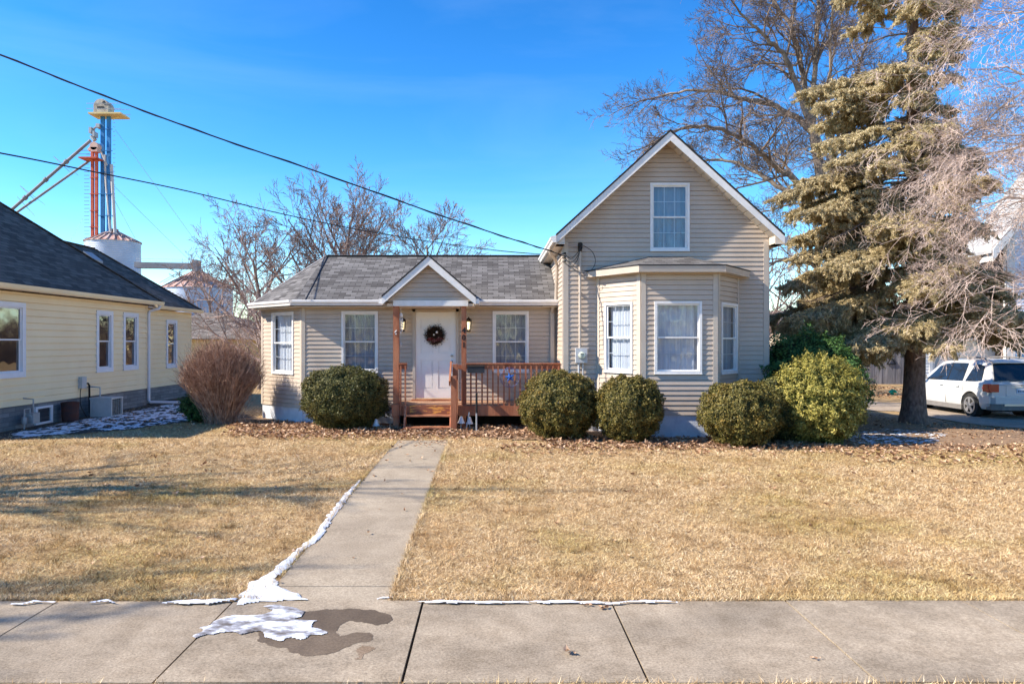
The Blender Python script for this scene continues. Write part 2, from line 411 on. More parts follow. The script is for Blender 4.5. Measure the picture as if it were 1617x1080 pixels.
tc_ = t_.nodes.new('ShaderNodeTexCoord'); mp_ = t_.nodes.new('ShaderNodeMapping'); mp_.inputs['Scale'].default_value = (1,1.8,1); n_ = t_.nodes.new('ShaderNodeTexNoise'); n_.inputs['Scale'].default_value = 4.5; n_.inputs['Detail'].default_value = 12; n_.inputs['Roughness'].default_value = .62
r_ = t_.nodes.new('ShaderNodeValToRGB'); e_ = r_.color_ramp.elements; e_[0].position = .38; e_[0].color = (.13,.105,.08,1); e_[1].position = .58; e_[1].color = (.84,.87,.92,1); x_ = e_.new(.47); x_.color = (.30,.29,.30,1)
t_.links.new(tc_.outputs['Object'], mp_.inputs[0]); t_.links.new(mp_.outputs[0], n_.inputs['Vector']); t_.links.new(n_.outputs[0], r_.inputs[0]); t_.links.new(r_.outputs[0], b_.inputs['Base Color'])
bp_ = t_.nodes.new('ShaderNodeBump'); bp_.inputs['Strength'].default_value = .6; bp_.inputs['Distance'].default_value = .03; t_.links.new(n_.outputs[0], bp_.inputs['Height']); t_.links.new(bp_.outputs[0], b_.inputs['Normal'])
g1 = sheet(slush, .009, .010, .05, .003, .05, 10, hf=lambda x, y: zp)
tag(g1.build('slush_patch', m_slush, smooth=True), 'half melted patch of white slush lying on the sidewalk slab', 'snow')
# snow on the shaded strip by the neighbour house
hs = [(-10.4,15.6),(-10.35,25.8),(-9.3,25.6),(-7.2,20.6),(-7.3,18.6),(-7.9,16.4),(-8.9,15.6)]
hs2 = [(-10.6,10.0),(-10.3,15.9),(-8.7,16.2),(-9.4,14.4)]
sd = [(-10.57,14.0),(-10.57,22.4),(-10.85,22.5),(-10.85,26.4),(-9.3,26),(-7.0,20.5),(-6.0,18.6),(-7.4,17.4),(-8.0,16.0),(-9.4,14.4)]
m_dirt = mat('bare_soil', (.045,.035,.028), (.10,.08,.062), 6, .95, .8, 35, detail=10)
tag(sheet(sd, .12, .012, .3, .012, .2, 2).build('soil_strip', m_dirt, origin=(0,0,0), smooth=True), kind='structure')
sh = [(-10.2,15.4),(-10.0,22.4),(-10.2,25.6),(-9.4,25.6),(-7.2,20.9),(-7.0,19.0),(-7.5,17.6),(-8.1,16.1),(-9.6,14.6)]
o = sheet(sh, .045, .028, .3, .016, .15, 3, thr=-.22, tf=5.5).build('thin_snow', m_snow, smooth=True)
tag(o, 'thin patchy snow over soil in the shade of the cream house', 'snow', kind='stuff')
rs = [gx(1345,688,-.05),gx(1400,684,-.1),gx(1500,694,-.1),gx(1480,707,-.05),gx(1380,707,-.03),gx(1335,700,-.03)]
o = sheet(rs, .03, .02, .3, .02, .1, 4, thr=.02, tf=9).build('thin_snow', m_snow, smooth=True)
tag(o, 'scattered crust of snow in the shade right of the round bushes', 'snow', kind='stuff')
# beds of soil and needles
bed = [(-6.9,17.6),(-5.4,16.6),(-2.3,15.6),(-.9,15.3),(.4,14.4),(2.4,13.6),(4.5,13.2),(6.3,13.3),(8.2,12.9),(11.5,14.6),(12.6,16.6),(12.7,21.6),(10.4,23.2),(6.3,23),(6.3,16.2),(1.4,17.5),(-6.3,18.9)]
m_mulch = mat('leaf_mould', (.16,.10,.06), (.36,.235,.14), 9, .95, .9, 45, detail=10)
tag(sheet(bed, .13, .02, .5, .006, .25, 1.5).build('mulch_bed', m_mulch, origin=(0,0,0), smooth=True), kind='structure')
# driveway
dv = [(12.75,-30),(17.6,-30),(17.6,26.3),(14,26.3),(13.9,27.9),(10.2,27.9),(10.2,22.9),(12.75,22.9)]
dg = MB()
def drv(x0, x1, y0, y1):
    n = max(1, int((y1-y0)/.5))
    for i in range(n):
        a = y0+(y1-y0)*i/n; b = y0+(y1-y0)*(i+1)/n
        m_ = max(1, int((x1-x0)/.5))
        for k in range(m_):
            c = x0+(x1-x0)*k/m_; d = x0+(x1-x0)*(k+1)/m_
            dg.poly([(c,a,base_h(c,a)+.022),(d,a,base_h(d,a)+.022),(d,b,base_h(d,b)+.022),(c,b,base_h(c,b)+.022)])
drv(12.75, 17.6, 5.85, 23.0); drv(10.2, 17.6, 23.0, 26.25); drv(10.2, 14.1, 26.25, 28.0)
tag(dg.build('driveway', m_drive, origin=(0,0,0)), kind='structure')
# far lawn strip with leaves (lit orange brown grass behind)
# ------------------------------------------------------------ grass
def bh(x, y):
    s = lambda a, b, v: (lambda t: t*t*(3-2*t))(np.clip((v-a)/(b-a), 0, 1))
    return -.12*(1-s(6, 13, y)) - .25*s(8.5, 12.5, x)*s(14.5, 20, y)
def scatter(n, y0, y1, p):
    """sample ground points in view, density ~ Y^-p"""
    out = []
    Y = y0+(y1-y0)*rng.random(n*3); w = (1.5*Y+1)*Y**(-p); keep = rng.random(n*3) < w/w.max(); Y = Y[keep][:n]
    X = (rng.random(len(Y))*1.56-.73)*Y*1.0
    return X, Y
def inside_np(x, y, poly):
    c = np.zeros(len(x), bool); j = len(poly)-1
    for i in range(len(poly)):
        xi, yi = poly[i]; xj, yj = poly[j]
        with np.errstate(divide='ignore', invalid='ignore'):
            t = ((yi > y) != (yj > y)) & (x < (xj-xi)*(y-yi)/(yj-yi+1e-12)+xi)
        c ^= t; j = i
    return c
house_fp = [(-5.9,18.6),(-4.5,17.2),(1.5,17.2),(1.5,15.7),(2.3,15.7),(3.0,14.7),(4.7,14.7),(5.4,15.7),(6.1,15.7),(6.1,26),(-5.9,26)]
def blades(name, X, Y, ln, wd, cs, lean=(50, 86), zoff=0.0, patch=None):
    n = len(X); th = rng.random(n)*2*np.pi; le = np.radians(lean[0]+(lean[1]-lean[0])*rng.random(n))
    L = ln*(.5+rng.random(n)); W = wd*(.6+.8*rng.random(n))
    z = bh(X, Y)+zoff+rng.random(n)*.012
    dx, dy = np.cos(th), np.sin(th); ph = rng.random(n)*2*np.pi; sx, sy = np.cos(ph)*W/2, np.sin(ph)*W/2
    t = np.empty((n, 3, 3))
    t[:,0] = np.stack([X-sx, Y-sy, z], 1); t[:,1] = np.stack([X+sx, Y+sy, z], 1)
    t[:,2] = np.stack([X+dx*L*np.sin(le), Y+dy*L*np.sin(le), z+L*np.cos(le)], 1)
    return t, rng.random(n)
def lawnmask(X, Y):
    k = (Y > SWY1+.01+.02*np.sin(X*9)+.015*np.sin(X*23)) & ~((X > WX0-.01+.015*np.sin(Y*8)) & (X < WX1+.012*np.sin(Y*11)) & (Y < WY1+.05))
    k &= ~inside_np(X, Y, house_fp) & ~((X > 12.7) & (Y < 28)) & ~((X > 10.2) & (Y > 22.9) & (Y < 28)) & (X > -10.3)
    k &= ~inside_np(X, Y, sh) | (rng.random(len(X)) < .12)
    k &= ~inside_np(X, Y, bed) | (rng.random(len(X)) < .10)
    return k
T = []; Q = []
X, Y = scatter(1500, 5.9, 14, 1.0); X = np.repeat(X, 22)+rng.normal(0, .03, len(X)*22); Y = np.repeat(Y, 22)+rng.normal(0, .03, len(Y)*22); k = lawnmask(X, Y); X, Y = X[k], Y[k]; t, r = blades('', X, Y, .075, .005, None, (15, 65)); T.append(t); Q.append(r*.45)
for (n, a, b, ln, wd, p) in ((330000, 5.8, 9.5, .042, .0042, 1.2), (260000, 9.0, 14, .05, .0065, 1.0), (150000, 13.5, 22, .06, .010, 1.0)):
    X, Y = scatter(n, a, b, p); k = lawnmask(X, Y); X, Y = X[k], Y[k]
    t, r = blades('', X, Y, ln, wd, None); T.append(t); Q.append(r)
X = rng.random(9000)*14-6; Y = 4.42-rng.random(9000)**1.5*.5
k = (X > 0) | (rng.random(9000) < .15); t, r = blades('', X[k], Y[k], .05, .004, None, (20, 75)); T.append(t); Q.append(r)
# ragged turf fringe over the concrete edges
X = np.concatenate([rng.random(9000)*14-6.5, WX0-.02+rng.normal(0, .012, 3500), WX1+.02+rng.normal(0, .015, 4000)])
Y = np.concatenate([SWY1+.025+rng.normal(0, .012, 9000), 6+rng.random(3500)*8.4, 6+rng.random(4000)*8.4])
k = ~((X > WX0) & (X < WX1) & (Y < 6.5)); t, r = blades('', X[k], Y[k], .055, .005, None, (20, 80)); T.append(t); Q.append(r)
m_grass = mat_attr('dead_grass_blades', [(.25,.15,.07),(.56,.38,.185),(.86,.66,.38),(.95,.80,.56)], .8,
    patch=[((.70,.72,.42), .38, .48, .64, .8), ((.70,.58,.46), .9, .50, .68, .7), ((.5,.42,.36), 5.5, .52, .66, .7), ((.5,.45,.4), 14, .5, .62, .6), ((1.25,1.2,1.15), 2.3, .5, .7, .8)])
tag(soup('dead_grass', np.concatenate(T), np.concatenate(Q), m_grass), 'matted straw coloured winter grass covering the lawn', 'grass', kind='stuff')
# ------------------------------------------------------------ fallen leaves
def leaves(X, Y, size, z0, lift=.03):
    n = len(X); z = bh(X, Y)+z0+rng.random(n)*lift
    th = rng.random(n)*2*np.pi; L = size*(.5+rng.random(n)*.9); W = L*(.35+.3*rng.random(n)); tl = rng.normal(0, .45, n); tl2 = rng.normal(0, .45, n)
    ux, uy = np.cos(th), np.sin(th); vx, vy = -uy, ux
    def pt(a, b, h=0): return np.stack([X+ux*L*a+vx*W*b, Y+uy*L*a+vy*W*b, z+np.abs(L*a*tl+W*b*tl2)+h*L], 1)
    c = pt(0, 0, 0)
    A = [pt(-.6,0,.12), pt(-.15,-.5,.2), pt(.3,-.35,.02), pt(.6,0,.2), pt(.2,.5,.1), pt(-.25,.45,.02)]
    tr = []
    for i in range(6): tr.append(np.stack([c, A[i], A[(i+1) % 6]], 1))
    t = np.stack(tr, 1).reshape(-1, 3, 3); r = np.repeat(rng.random(n), 6)
    return t, r
lp = []
def addl(n, x0, x1, y0, y1, s=.085, z0=.012, bias=1.0, lift=.05):
    X = x0+(x1-x0)*rng.random(n); Y = y1-(y1-y0)*rng.random(n)**bias
    k = ~inside_np(X, Y, house_fp); lp.append(leaves(X[k], Y[k], s, z0, lift))
addl(1900, -5.6, 1.6, 14.9, 16.5, bias=1.0)
addl(800, -4.8, 1.6, 14.4, 15.4, bias=1.6, lift=.03)
addl(500, -6.0, -4.0, 16.2, 17.6)
addl(1000, 1.0, 6.2, 13.0, 14.6, bias=1.3); addl(500, .2, 7.0, 12.4, 13.6, bias=1.8, lift=.02)
addl(900, 6.0, 13, 11.6, 13.6, bias=1.2, lift=.02); addl(1100, 6.2, 12.4, 13.6, 21, s=.06, lift=.015)
addl(300, -9, 12, 9.5, 13.5, s=.06, bias=.8, lift=.02); addl(70, -6, 6, 6, 9.5, s=.05, bias=.8, lift=.02)
addl(1200, 10.5, 19, 28.2, 37, s=.12); addl(260, -9.8, -6.5, 16, 20, s=.06, lift=.02)
addl(60, WX0, WX1, 13.2, 14.4, s=.06, z0=.016, lift=.02)
m_leaf = mat_attr('oak_leaves', [(.12,.06,.035),(.32,.18,.10),(.52,.33,.20),(.70,.50,.34)], .75, transl=.15)
tag(soup('fallen_leaves', np.concatenate([a for a, _ in lp]), np.concatenate([b for _, b in lp]), m_leaf), 'brown curled leaves drifted along the front of the house', 'leaves', kind='stuff')
for (px, py, s, lab) in ((900,1033,.085,'curled brown leaf cluster lying alone on the middle sidewalk slab'), (952,961,.075,'pair of curled brown leaves at the top of a sidewalk joint'), (1288,1041,.05,'tiny brown leaf scrap on the right sidewalk slab'),(925,957,.05,'small brown leaf beside the snow strip at the lawn edge')):
    x, y = gx(px, py, -.11); t, r = leaves(np.array([0, .03, -.02]), np.array([0., .01, .02]), s*.7, 0, .01)
    t[:,:,2] -= bh(np.array([0.]), np.array([0.]))[0]
    tag(soup('dead_leaf', t, r, m_leaf, loc=(x, y, -.108)), lab, 'leaf')
# ------------------------------------------------------------ walls
class Wall:
    def __init__(s, p0, p1):
        s.p0 = Vector((*p0, 0)); d = Vector((*p1, 0))-s.p0; s.L = d.length; s.d = d.normalized(); s.n = Vector((s.d.y, -s.d.x, 0))
    def w(s, u, dd, z): q = s.p0+s.d*u+s.n*dd; return Vector((q.x, q.y, z))
    def box(s, m, u0, u1, d0, d1, z0, z1): m.prism([s.w(u0,d0,z0), s.w(u1,d0,z0), s.w(u1,d1,z0), s.w(u0,d1,z0)], (0,0,z1-z0))
    def upx(s, x):   # u of the photo column x on this wall
        # p0+d*u has X/Y = (x-CX)/F
        k = (x-CX)/F; return (k*s.p0.y-s.p0.x)/(s.d.x-k*s.d.y)
    def zpx(s, u, y): q = s.p0+s.d*u; return CZ-(y-CY)/F*q.y
    def lap(s, m, z0, z1, holes=(), lim=None, h=.1016, dep=.015, gr=.010):
        z = z0
        while z < z1-1e-4:
            zt = min(z+h, z1); br = [z, zt, max(z, z+h-gr)] if z+h-gr < zt else [z, zt]
            for (a, b, c, d) in holes:
                for k in (c, d):
                    if z < k < zt: br.append(k)
            br = sorted(set(br))
            for i in range(len(br)-1):
                a, b = br[i], br[i+1]
                if b-a < 1e-5: continue
                la = lim(a) if lim else (0, s.L); lb = lim(b) if lim else (0, s.L)
                if la[1]-la[0] < .005: continue
                if lb[1] < lb[0]: lb = ((lb[0]+lb[1])/2,)*2
                mid = (a+b)/2; cut = sorted([(p, q_) for (p, q_, c, d) in holes if c <= mid <= d])
                iv = []; cur = None
                st = (la[0], lb[0])
                for (p, q_) in cut:
                    iv.append((st, (p, p))); st = (q_, q_)
                iv.append((st, (la[1], lb[1])))
                da = .004+dep*(1-(a-z)/h); db = .004+dep*(1-(b-z)/h)
                if a > z+h-gr-1e-5: da = db = -.012
                for (l, r) in iv:
                    if r[0]-l[0] < .002 and r[1]-l[1] < .002: continue
                    m.poly([s.w(l[0],da,a), s.w(r[0],da,a), s.w(r[1],db,b), s.w(l[1],db,b)])
                    if i == 0: m.poly([s.w(l[0],-.013,a), s.w(r[0],-.013,a), s.w(r[0],da,a), s.w(l[0],da,a)])
            z = zt
def window(wall, par, u0, u1, z0, z1, cols=3, rows=2, fr=.05, curt=m_curt, glass=m_glass, lab=None, fm=m_white, proud=.035, cgap=None, grid=True, blind=1.0):
    W = wall; zm = (z0+z1)/2
    m = MB()
    for (a, b, c, d) in ((u0,u1,z1-fr,z1), (u0,u1,z0,z0+fr), (u0,u0+fr,z0+fr,z1-fr), (u1-fr,u1,z0+fr,z1-fr)):
        W.box(m, a, b, -.06, proud, c, d)
    W.box(m, u0-.004, u1+.004, -.05, proud+.012, z0-.012, z0)
    f = m.build('window', fm, par, bevel=.004)
    if lab: f['label'] = lab
    i0, i1, j0, j1 = u0+fr, u1-fr, z0+fr, z1-fr; sr = .032
    m = MB()
    for (zz0, zz1, dd) in ((zm-.015, j1, 0), (j0, zm+.015, -.025)):
        for (a, b, c, d) in ((i0,i1,zz1-sr,zz1), (i0,i1,zz0,zz0+sr), (i0,i0+sr,zz0+sr,zz1-sr), (i1-sr,i1,zz0+sr,zz1-sr)):
            W.box(m, a+.001, b-.001, dd-.022, dd+.002, c, d)
    m.build('sash', fm, f)
    for (zz0, zz1, dd) in ((zm+.015, j1-sr, -.010), (j0+sr, zm-.015, -.035)):
        m = MB(); m.poly([W.w(i0+sr,dd,zz0), W.w(i1-sr,dd,zz0), W.w(i1-sr,dd,zz1), W.w(i0+sr,dd,zz1)]); m.build('pane', glass, f)
        if grid:
            m = MB(); g_ = .007
            for k in range(1, cols):
                u = i0+sr+(i1-i0-2*sr)*k/cols; W.box(m, u-g_, u+g_, dd-.012, dd-.004, zz0, zz1)
            for k in range(1, rows):
                z = zz0+(zz1-zz0)*k/rows; W.box(m, i0+sr, i1-sr, dd-.0125, dd-.0035, z-g_, z+g_)
            m.build('muntin', m_munt, f)
    if curt:
        spans = [(i0, i1)] if not cgap else [(i0, i0+(i1-i0)*cgap[0]), (i1-(i1-i0)*cgap[1], i1)]
        for (a, b) in spans:
            m = MB(); N = 60; zb = j0-.02+(1-blind)*(j1-j0)
            for k in range(N):
                ua = a+(b-a)*k/N; ub = a+(b-a)*(k+1)/N
                fa = lambda u: -.10-.022*abs(math.sin(u*26+.6*math.sin(u*9)))
                m.poly([W.w(ua,fa(ua),zb), W.w(ub,fa(ub),zb), W.w(ub,fa(ub),j1+.03), W.w(ua,fa(ua),j1+.03)])
            m.build('curtain', curt, f, smooth=False)
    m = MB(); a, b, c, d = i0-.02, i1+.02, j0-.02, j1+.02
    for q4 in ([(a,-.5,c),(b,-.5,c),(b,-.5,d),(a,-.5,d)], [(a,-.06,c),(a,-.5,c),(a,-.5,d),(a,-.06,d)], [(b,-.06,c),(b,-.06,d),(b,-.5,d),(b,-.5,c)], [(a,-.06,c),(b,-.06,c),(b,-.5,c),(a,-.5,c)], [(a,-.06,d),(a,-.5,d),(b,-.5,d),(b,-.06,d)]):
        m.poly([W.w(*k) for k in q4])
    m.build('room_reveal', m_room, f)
    return f
def post_trim(m, W, u, w=.09, z0=0, z1=1, pr=.022):   # corner board on one wall
    W.box(m, u-w/2, u+w/2, 0, pr, z0, z1)
HOUSE = thing('cottage', 'tan vinyl cottage with gabled front wing, bay window and red stained porch', 'house', (1.0, 17.5, 0))
H = HOUSE
sB = .37; eW = 2.765                      # siding bottom, wall top on the low wing
Wf = Wall((-4.48,17.3), (1.58,17.3)); Wc = Wall((-5.87,18.69), (-4.48,17.3)); Wl = Wall((-5.87,21.0), (-5.87,18.69))
Gs = Wall((1.58,23.0), (1.58,15.8)); Gf = Wall((1.58,15.8), (6.02,15.8)); Gr = Wall((6.02,15.8), (6.02,23.0))
B1 = Wall((2.31,15.8), (3.05,14.8)); B2 = Wall((3.05,14.8), (4.61,14.8)); B3 = Wall((4.61,14.8), (5.36,15.8))
m = MB()
def hole(W, x0, x1, y0, y1, pad=.02):
    u0, u1 = W.upx(x0), W.upx(x1); um = (u0+u1)/2; z1, z0 = W.zpx(um, y0), W.zpx(um, y1); return (u0, u1, z0, z1)
hA = hole(Wc, 430.5, 464.5, 493, 590); hB = hole(Wf, 539.5, 597, 491.5, 588); hC = hole(Wf, 778, 835, 491.5, 588)
hD = hole(B1, 955.5, 1000, 477.5, 588); hE = hole(B2, 1033, 1108, 476, 590); hF = hole(B3, 1138, 1163, 479, 589.5); hG = hole(Gf, 1026.5, 1088.5, 289.5, 396.5)
hD_door = (Wf.upx(653), Wf.upx(723), .36, 2.72)
Wf.lap(m, sB, eW, [hB, hC, hD_door]); m.build('wall', m_siding, H)
m = MB(); Wc.lap(m, sB, eW, [hA]); m.build('wall', m_siding, H)
m = MB(); Wl.lap(m, sB, eW); Wall((-5.87,21.0),(-4.48,22.4)); m.build('wall', m_siding, H)
m = MB(); Wall((-4.48,22.1),(-5.87,21.0)).lap(m, sB, eW); Wall((1.58,22.1),(-4.48,22.1)).lap(m, sB, eW); m.build('wall', m_siding, H)
gE = 4.25; gA = 6.32                      # gable wall: eave height at the wall line, apex
def gl(z):
    if z < gE: return (0, 4.44)
    k = (z-gE)/(gA-gE)*2.22; return (k, 4.44-k)
m = MB(); Gf.lap(m, .45, gA, [hG], gl); m.build('wall', m_siding, H)
m = MB(); Gs.lap(m, .45, 4.2); m.build('wall', m_siding, H)
m = MB(); Gr.lap(m, .45, 4.2); m.build('wall', m_siding, H)
m = MB(); Wall((6.02,23),(1.58,23)).lap(m, .45, gA, [], gl); m.build('wall', m_siding, H)
# bay walls: one part, three facets
bt = 3.36
bay = MB(); B1.lap(bay, .47, bt, [hD]); B2.lap(bay, .47, bt, [hE]); B3.lap(bay, .47, bt, [hF])
BAY = bay.build('bay', m_siding, H)
# foundations
def fnd(par, W, z1, a=0, b=None, back=.25):
    m = MB(); W.box(m, a, b if b is not None else W.L, -back, -.012, -.4, z1-.003); return m
m = MB(); Wf.box(m, 0, Wf.L, -.25, -.012, -.4, sB); Wl.box(m, 0, Wl.L, -.25, -.012, -.4, sB)
m.prism([Wc.w(0,-.012,-.4), Wc.w(Wc.L,-.012,-.4), Wc.w(Wc.L,-.25,-.4), Wc.w(0,-.25,-.4)], (0,0,sB+.4-.002)); m.build('foundation', m_found, H)
m = MB(); m.box(-2.15,1.55,17.26,17.30,-.3,.36); m.build('underdeck_shade_board', mat('underdeck_shade_paint', (.02,.016,.014), (.035,.028,.022), 6, .9), H)  # near-black board over the foundation paints in the shade beneath the deck
m = MB(); Gf.box(m, 0, Gf.L, -.25, -.012, -.4, .45); Gr.box(m, .3, Gr.L, -.25, -.012, -.4, .448); Gs.box(m, 0, Gs.L-.3, -.25, -.012, -.4, .448); m.build('foundation', m_found, H)
m = MB(); m.prism([B1.w(0,-.014,-.4), B1.w(B1.L,-.014,-.4), B2.w(B2.L,-.014,-.4), B3.w(B3.L,-.014,-.4)], (0,0,.868)); m.build('foundation', m_found, H)
# corner boards
for W, u, z0, z1 in ((Wc,Wc.L-.035,sB,eW),(Wf,.035,sB,eW),(Wc,.04,sB,eW),(Wl,Wl.L-.04,sB,eW)):
    m = MB(); W.box(m, u-.04, u+.04, 0, .024, z0, z1); m.build('corner_board', m_trim, H, bevel=.003)
for W, u, z0, z1 in ((Gf,.05,.45,4.12),(Gs,Gs.L-.05,.45,4.12),(Gf,4.39,.45,4.12),(Gr,.05,.45,4.12)):
    m = MB(); W.box(m, u-.055, u+.052, 0, .024, z0, z1); m.build('corner_board', m_trim, H, bevel=.003)
for W, u, z0, z1 in ((B1,B1.L-.045,.47,bt),(B2,.05,.47,bt),(B2,B2.L-.05,.47,bt),(B3,.045,.47,bt),(B1,.03,.47,bt),(B3,B3.L-.03,.47,bt)):
    m = MB(); W.box(m, u-.048, u+.048, 0, .023, z0, z1); m.build('corner_board', m_trim, BAY, bevel=.003)
# windows
window(Wc, H, *hA, lab='left corner window in bright sun')
window(Wf, H, *hB, curt=m_curtG)
window(Wf, H, *hC, curt=m_curtG, lab='window behind the porch railing with dark glass')
window(Gf, H, *hG, curt=m_curtG, lab='upstairs window in the gable')
def bw(W, h, **k):
    return window(W, H, *h, **k)
bw(B1, hD); bw(B2, hE); bw(B3, hF, cols=2, curt=m_curtG)
# low wing roof
ez = 2.93; rz = 4.28
e0, e1, e2, e3 = (-4.6,17.0), (-6.05,18.45), (-6.05,20.95), (-4.6,22.4); ap = (-4.45,19.7)
def slab(m, pts, t=.045):
    m.prism(pts, (0,0,-t))
m = MB(); slab(m, [(e0[0],e0[1],ez),(1.60,17.0,ez),(1.60,19.7,rz),(ap[0],ap[1],rz)]); m.build('roof', m_shing, H)
rt = MB(); slab(rt, [(e1[0],e1[1],ez),(e0[0],e0[1],ez),(ap[0],ap[1],rz)]); slab(rt, [(e2[0],e2[1],ez),(e1[0],e1[1],ez),(ap[0],ap[1],rz)]); slab(rt, [(e3[0],e3[1],ez),(e2[0],e2[1],ez),(ap[0],ap[1],rz)])
slab(rt, [(1.60,22.4,ez),(e3[0],e3[1],ez),(ap[0],ap[1],rz),(1.60,19.7,rz)]); rt.build('roof', m_shing, H)
# dark hip cap lines and ridge cap
m = MB(); m.beam((e1[0]+.02,e1[1],ez+.004),(ap[0],ap[1],rz+.004),.12,.018); m.beam((ap[0],19.7,rz+.008),(1.6,19.7,rz+.006),.2,.012)
m.build('ridge_cap', mat('cap_shingles', (.20,.18,.175), (.26,.24,.235), 9, .9), H)
m = MB(); m.beam((e0[0]+.27,e0[1],ez+.004),(ap[0]+.05,ap[1]-.02,rz+.004),.020,.018); m.build('hip_flashing', m_drip, H)
# soffit + gutter
m = MB(); m.prism([(e1[0]+.03,e1[1],2.765),(e0[0],e0[1]+.03,2.765),(1.57,17.03,2.765),(1.57,17.35,2.765),(-4.45,17.35,2.765),(-5.8,18.7,2.765),(-5.8,20.9,2.765),(e2[0]+.03,20.95,2.765)], (0,0,.02)); m.build('soffit', m_soffit, H)
GP = [(-.0,2.80),(-.075,2.80),(-.088,2.845),(-.115,2.875),(-.115,2.915),(-.105,2.925),(-.0,2.925)]
def gutter(par, a, b, n, prof, mt=m_white2, ext=(0,0)):
    a = Vector((*a, 0)); b = Vector((*b, 0)); n = Vector((*n, 0)).normalized(); m = MB()
    m.prism([(a.x-n.x*p, a.y-n.y*p, z) for p, z in prof], b-a); return m
g = MB()
for (a, b, n) in (((-4.62,17.0),(1.56,17.0),(0,-1)), ((-6.07,18.45),(-4.62,17.0),(-.707,-.707)), ((-6.05,21),(-6.05,18.5),(-1,0))):
    a = Vector((*a,0)); b = Vector((*b,0)); n = Vector((*n,0))
    g.prism([(a.x-n.x*p, a.y-n.y*p, z) for p, z in GP], b-a)
g.build('gutter', m_white2, H)
# gable wing roof
Ya, Yb = 15.40, 23.3; A_ = (3.80, 6.44); eL = (1.38, 4.23); eR = (6.22, 4.23)
m = MB(); slab(m, [(eL[0],Yb,eL[1]),(eL[0],Ya,eL[1]),(A_[0],Ya,A_[1]),(A_[0],Yb,A_[1])]); m.build('roof', m_shingD, H)
m = MB(); slab(m, [(eR[0],Ya,eR[1]),(eR[0],Yb,eR[1]),(A_[0],Yb,A_[1]),(A_[0],Ya,A_[1])]); m.build('roof', m_shingD, H)
m = MB()
for s, e_ in ((-1, eL), (1, eR)):
    m.prism([(e_[0],Ya-.012,e_[1]+.006),(A_[0],Ya-.012,A_[1]+.006),(A_[0],Ya-.012,A_[1]-.03),(e_[0],Ya-.012,e_[1]-.03)], (0,.05,0))
m.build('drip_edge', m_drip, H)
m = MB()
for e_ in (eL, eR):
    m.prism([(e_[0],Ya+.004,e_[1]-.04),(A_[0],Ya+.004,A_[1]-.04),(A_[0],Ya+.004,A_[1]-.23),(e_[0],Ya+.004,e_[1]-.20)], (0,.022,0))
m.build('rake_board', m_white2, H, bevel=.003)
m = MB()
for e_ in (eL, eR):   # soffit panels with seams
    N = 16
    for k in range(N):
        t0, t1 = k/N+.004, (k+1)/N-.004; q0 = (e_[0]+(A_[0]-e_[0])*t0, e_[1]+(A_[1]-e_[1])*t0-.19); q1 = (e_[0]+(A_[0]-e_[0])*t1, e_[1]+(A_[1]-e_[1])*t1-.19)
        m.prism([(q0[0],Ya+.03,q0[1]),(q1[0],Ya+.03,q1[1]),(q1[0],15.8,q1[1]),(q0[0],15.8,q0[1])], (0,0,.02))
    m.prism([(e_[0],Ya+.03,e_[1]-.155),(A_[0],Ya+.03,A_[1]-.155),(A_[0],15.8,A_[1]-.155),(e_[0],15.8,e_[1]-.155)], (0,0,.01))
m.build('soffit', m_soffit, H)
m = MB(); m.box(1.36,1.57,15.42,23.2,4.02,4.04); m.prism([(1.57,15.80,4.02),(1.40,15.80,4.02),(1.40,15.80,4.15),(1.57,15.80,4.20)],(0,-.36,0)); m.build('soffit', m_soffit, H)
m = MB(); m.box(6.03,6.24,15.42,23.2,4.02,4.04); m.prism([(6.03,15.80,4.02),(6.20,15.80,4.02),(6.20,15.80,4.15),(6.03,15.80,4.20)],(0,-.36,0)); m.build('soffit', m_soffit, H)
G2 = [(0,4.05),(-.075,4.05),(-.088,4.095),(-.115,4.125),(-.115,4.165),(-.105,4.175),(0,4.20)]
for (a, b, n) in (((1.38,23.2),(1.38,15.36),(-1,0)), ((6.22,15.5),(6.22,23.2),(1,0))):
    a = Vector((*a,0)); b = Vector((*b,0)); n = Vector((*n,0)); m = MB(); m.prism([(a.x-n.x*p, a.y-n.y*p, z) for p, z in G2], b-a); m.build('gutter', m_white2, H)
# upper downspout: from high gutter, elbow to the side wall, down to low roof; and the lower one
m = MB(); m.tube([(1.33,16.35,4.08),(1.33,16.35,3.98),(1.36,16.4,3.92),(1.47,16.6,3.82),(1.52,16.75,3.72),(1.52,16.98,2.95)], .036, 8); m.build('downspout', m_trim, H, smooth=True)
m = MB(); m.prism([(1.41,17.20,.62),(1.50,17.20,.62),(1.50,17.27,.62),(1.41,17.27,.62)], (0,0,2.06)); m.tube([(1.46,17.02,2.82),(1.46,17.1,2.76),(1.455,17.22,2.66)], .042, 8); m.build('downspout', m_trim, H)
# roofs above the bay
m = MB(); fz = 3.49
b0, b1, b2, b3 = (2.01,15.85), (2.96,14.55), (4.70,14.55), (5.66,15.85); t0, t1 = (3.45,15.8), (4.25,15.8); tz = 3.80
slab(m, [(b1[0],b1[1],fz),(b2[0],b2[1],fz),(t1[0],t1[1],tz),(t0[0],t0[1],tz)], .03); slab(m, [(b0[0],b0[1],fz),(b1[0],b1[1],fz),(t0[0],t0[1],tz)], .03); slab(m, [(b2[0],b2[1],fz),(b3[0],b3[1],fz),(t1[0],t1[1],tz)], .03)
m.build('roof', m_shing, BAY)
m = MB()
for a, b in ((b0,b1),(b1,b2),(b2,b3)):
    W = Wall(a, b); m.prism([W.w(0,.004,fz-.02),W.w(0,-.01,fz-.14),W.w(0,-.03,fz-.14),W.w(0,-.03,fz-.02)], W.w(W.L,0,0)-W.w(0,0,0))
m.build('fascia', m_trim, BAY)
fm2 = MB()
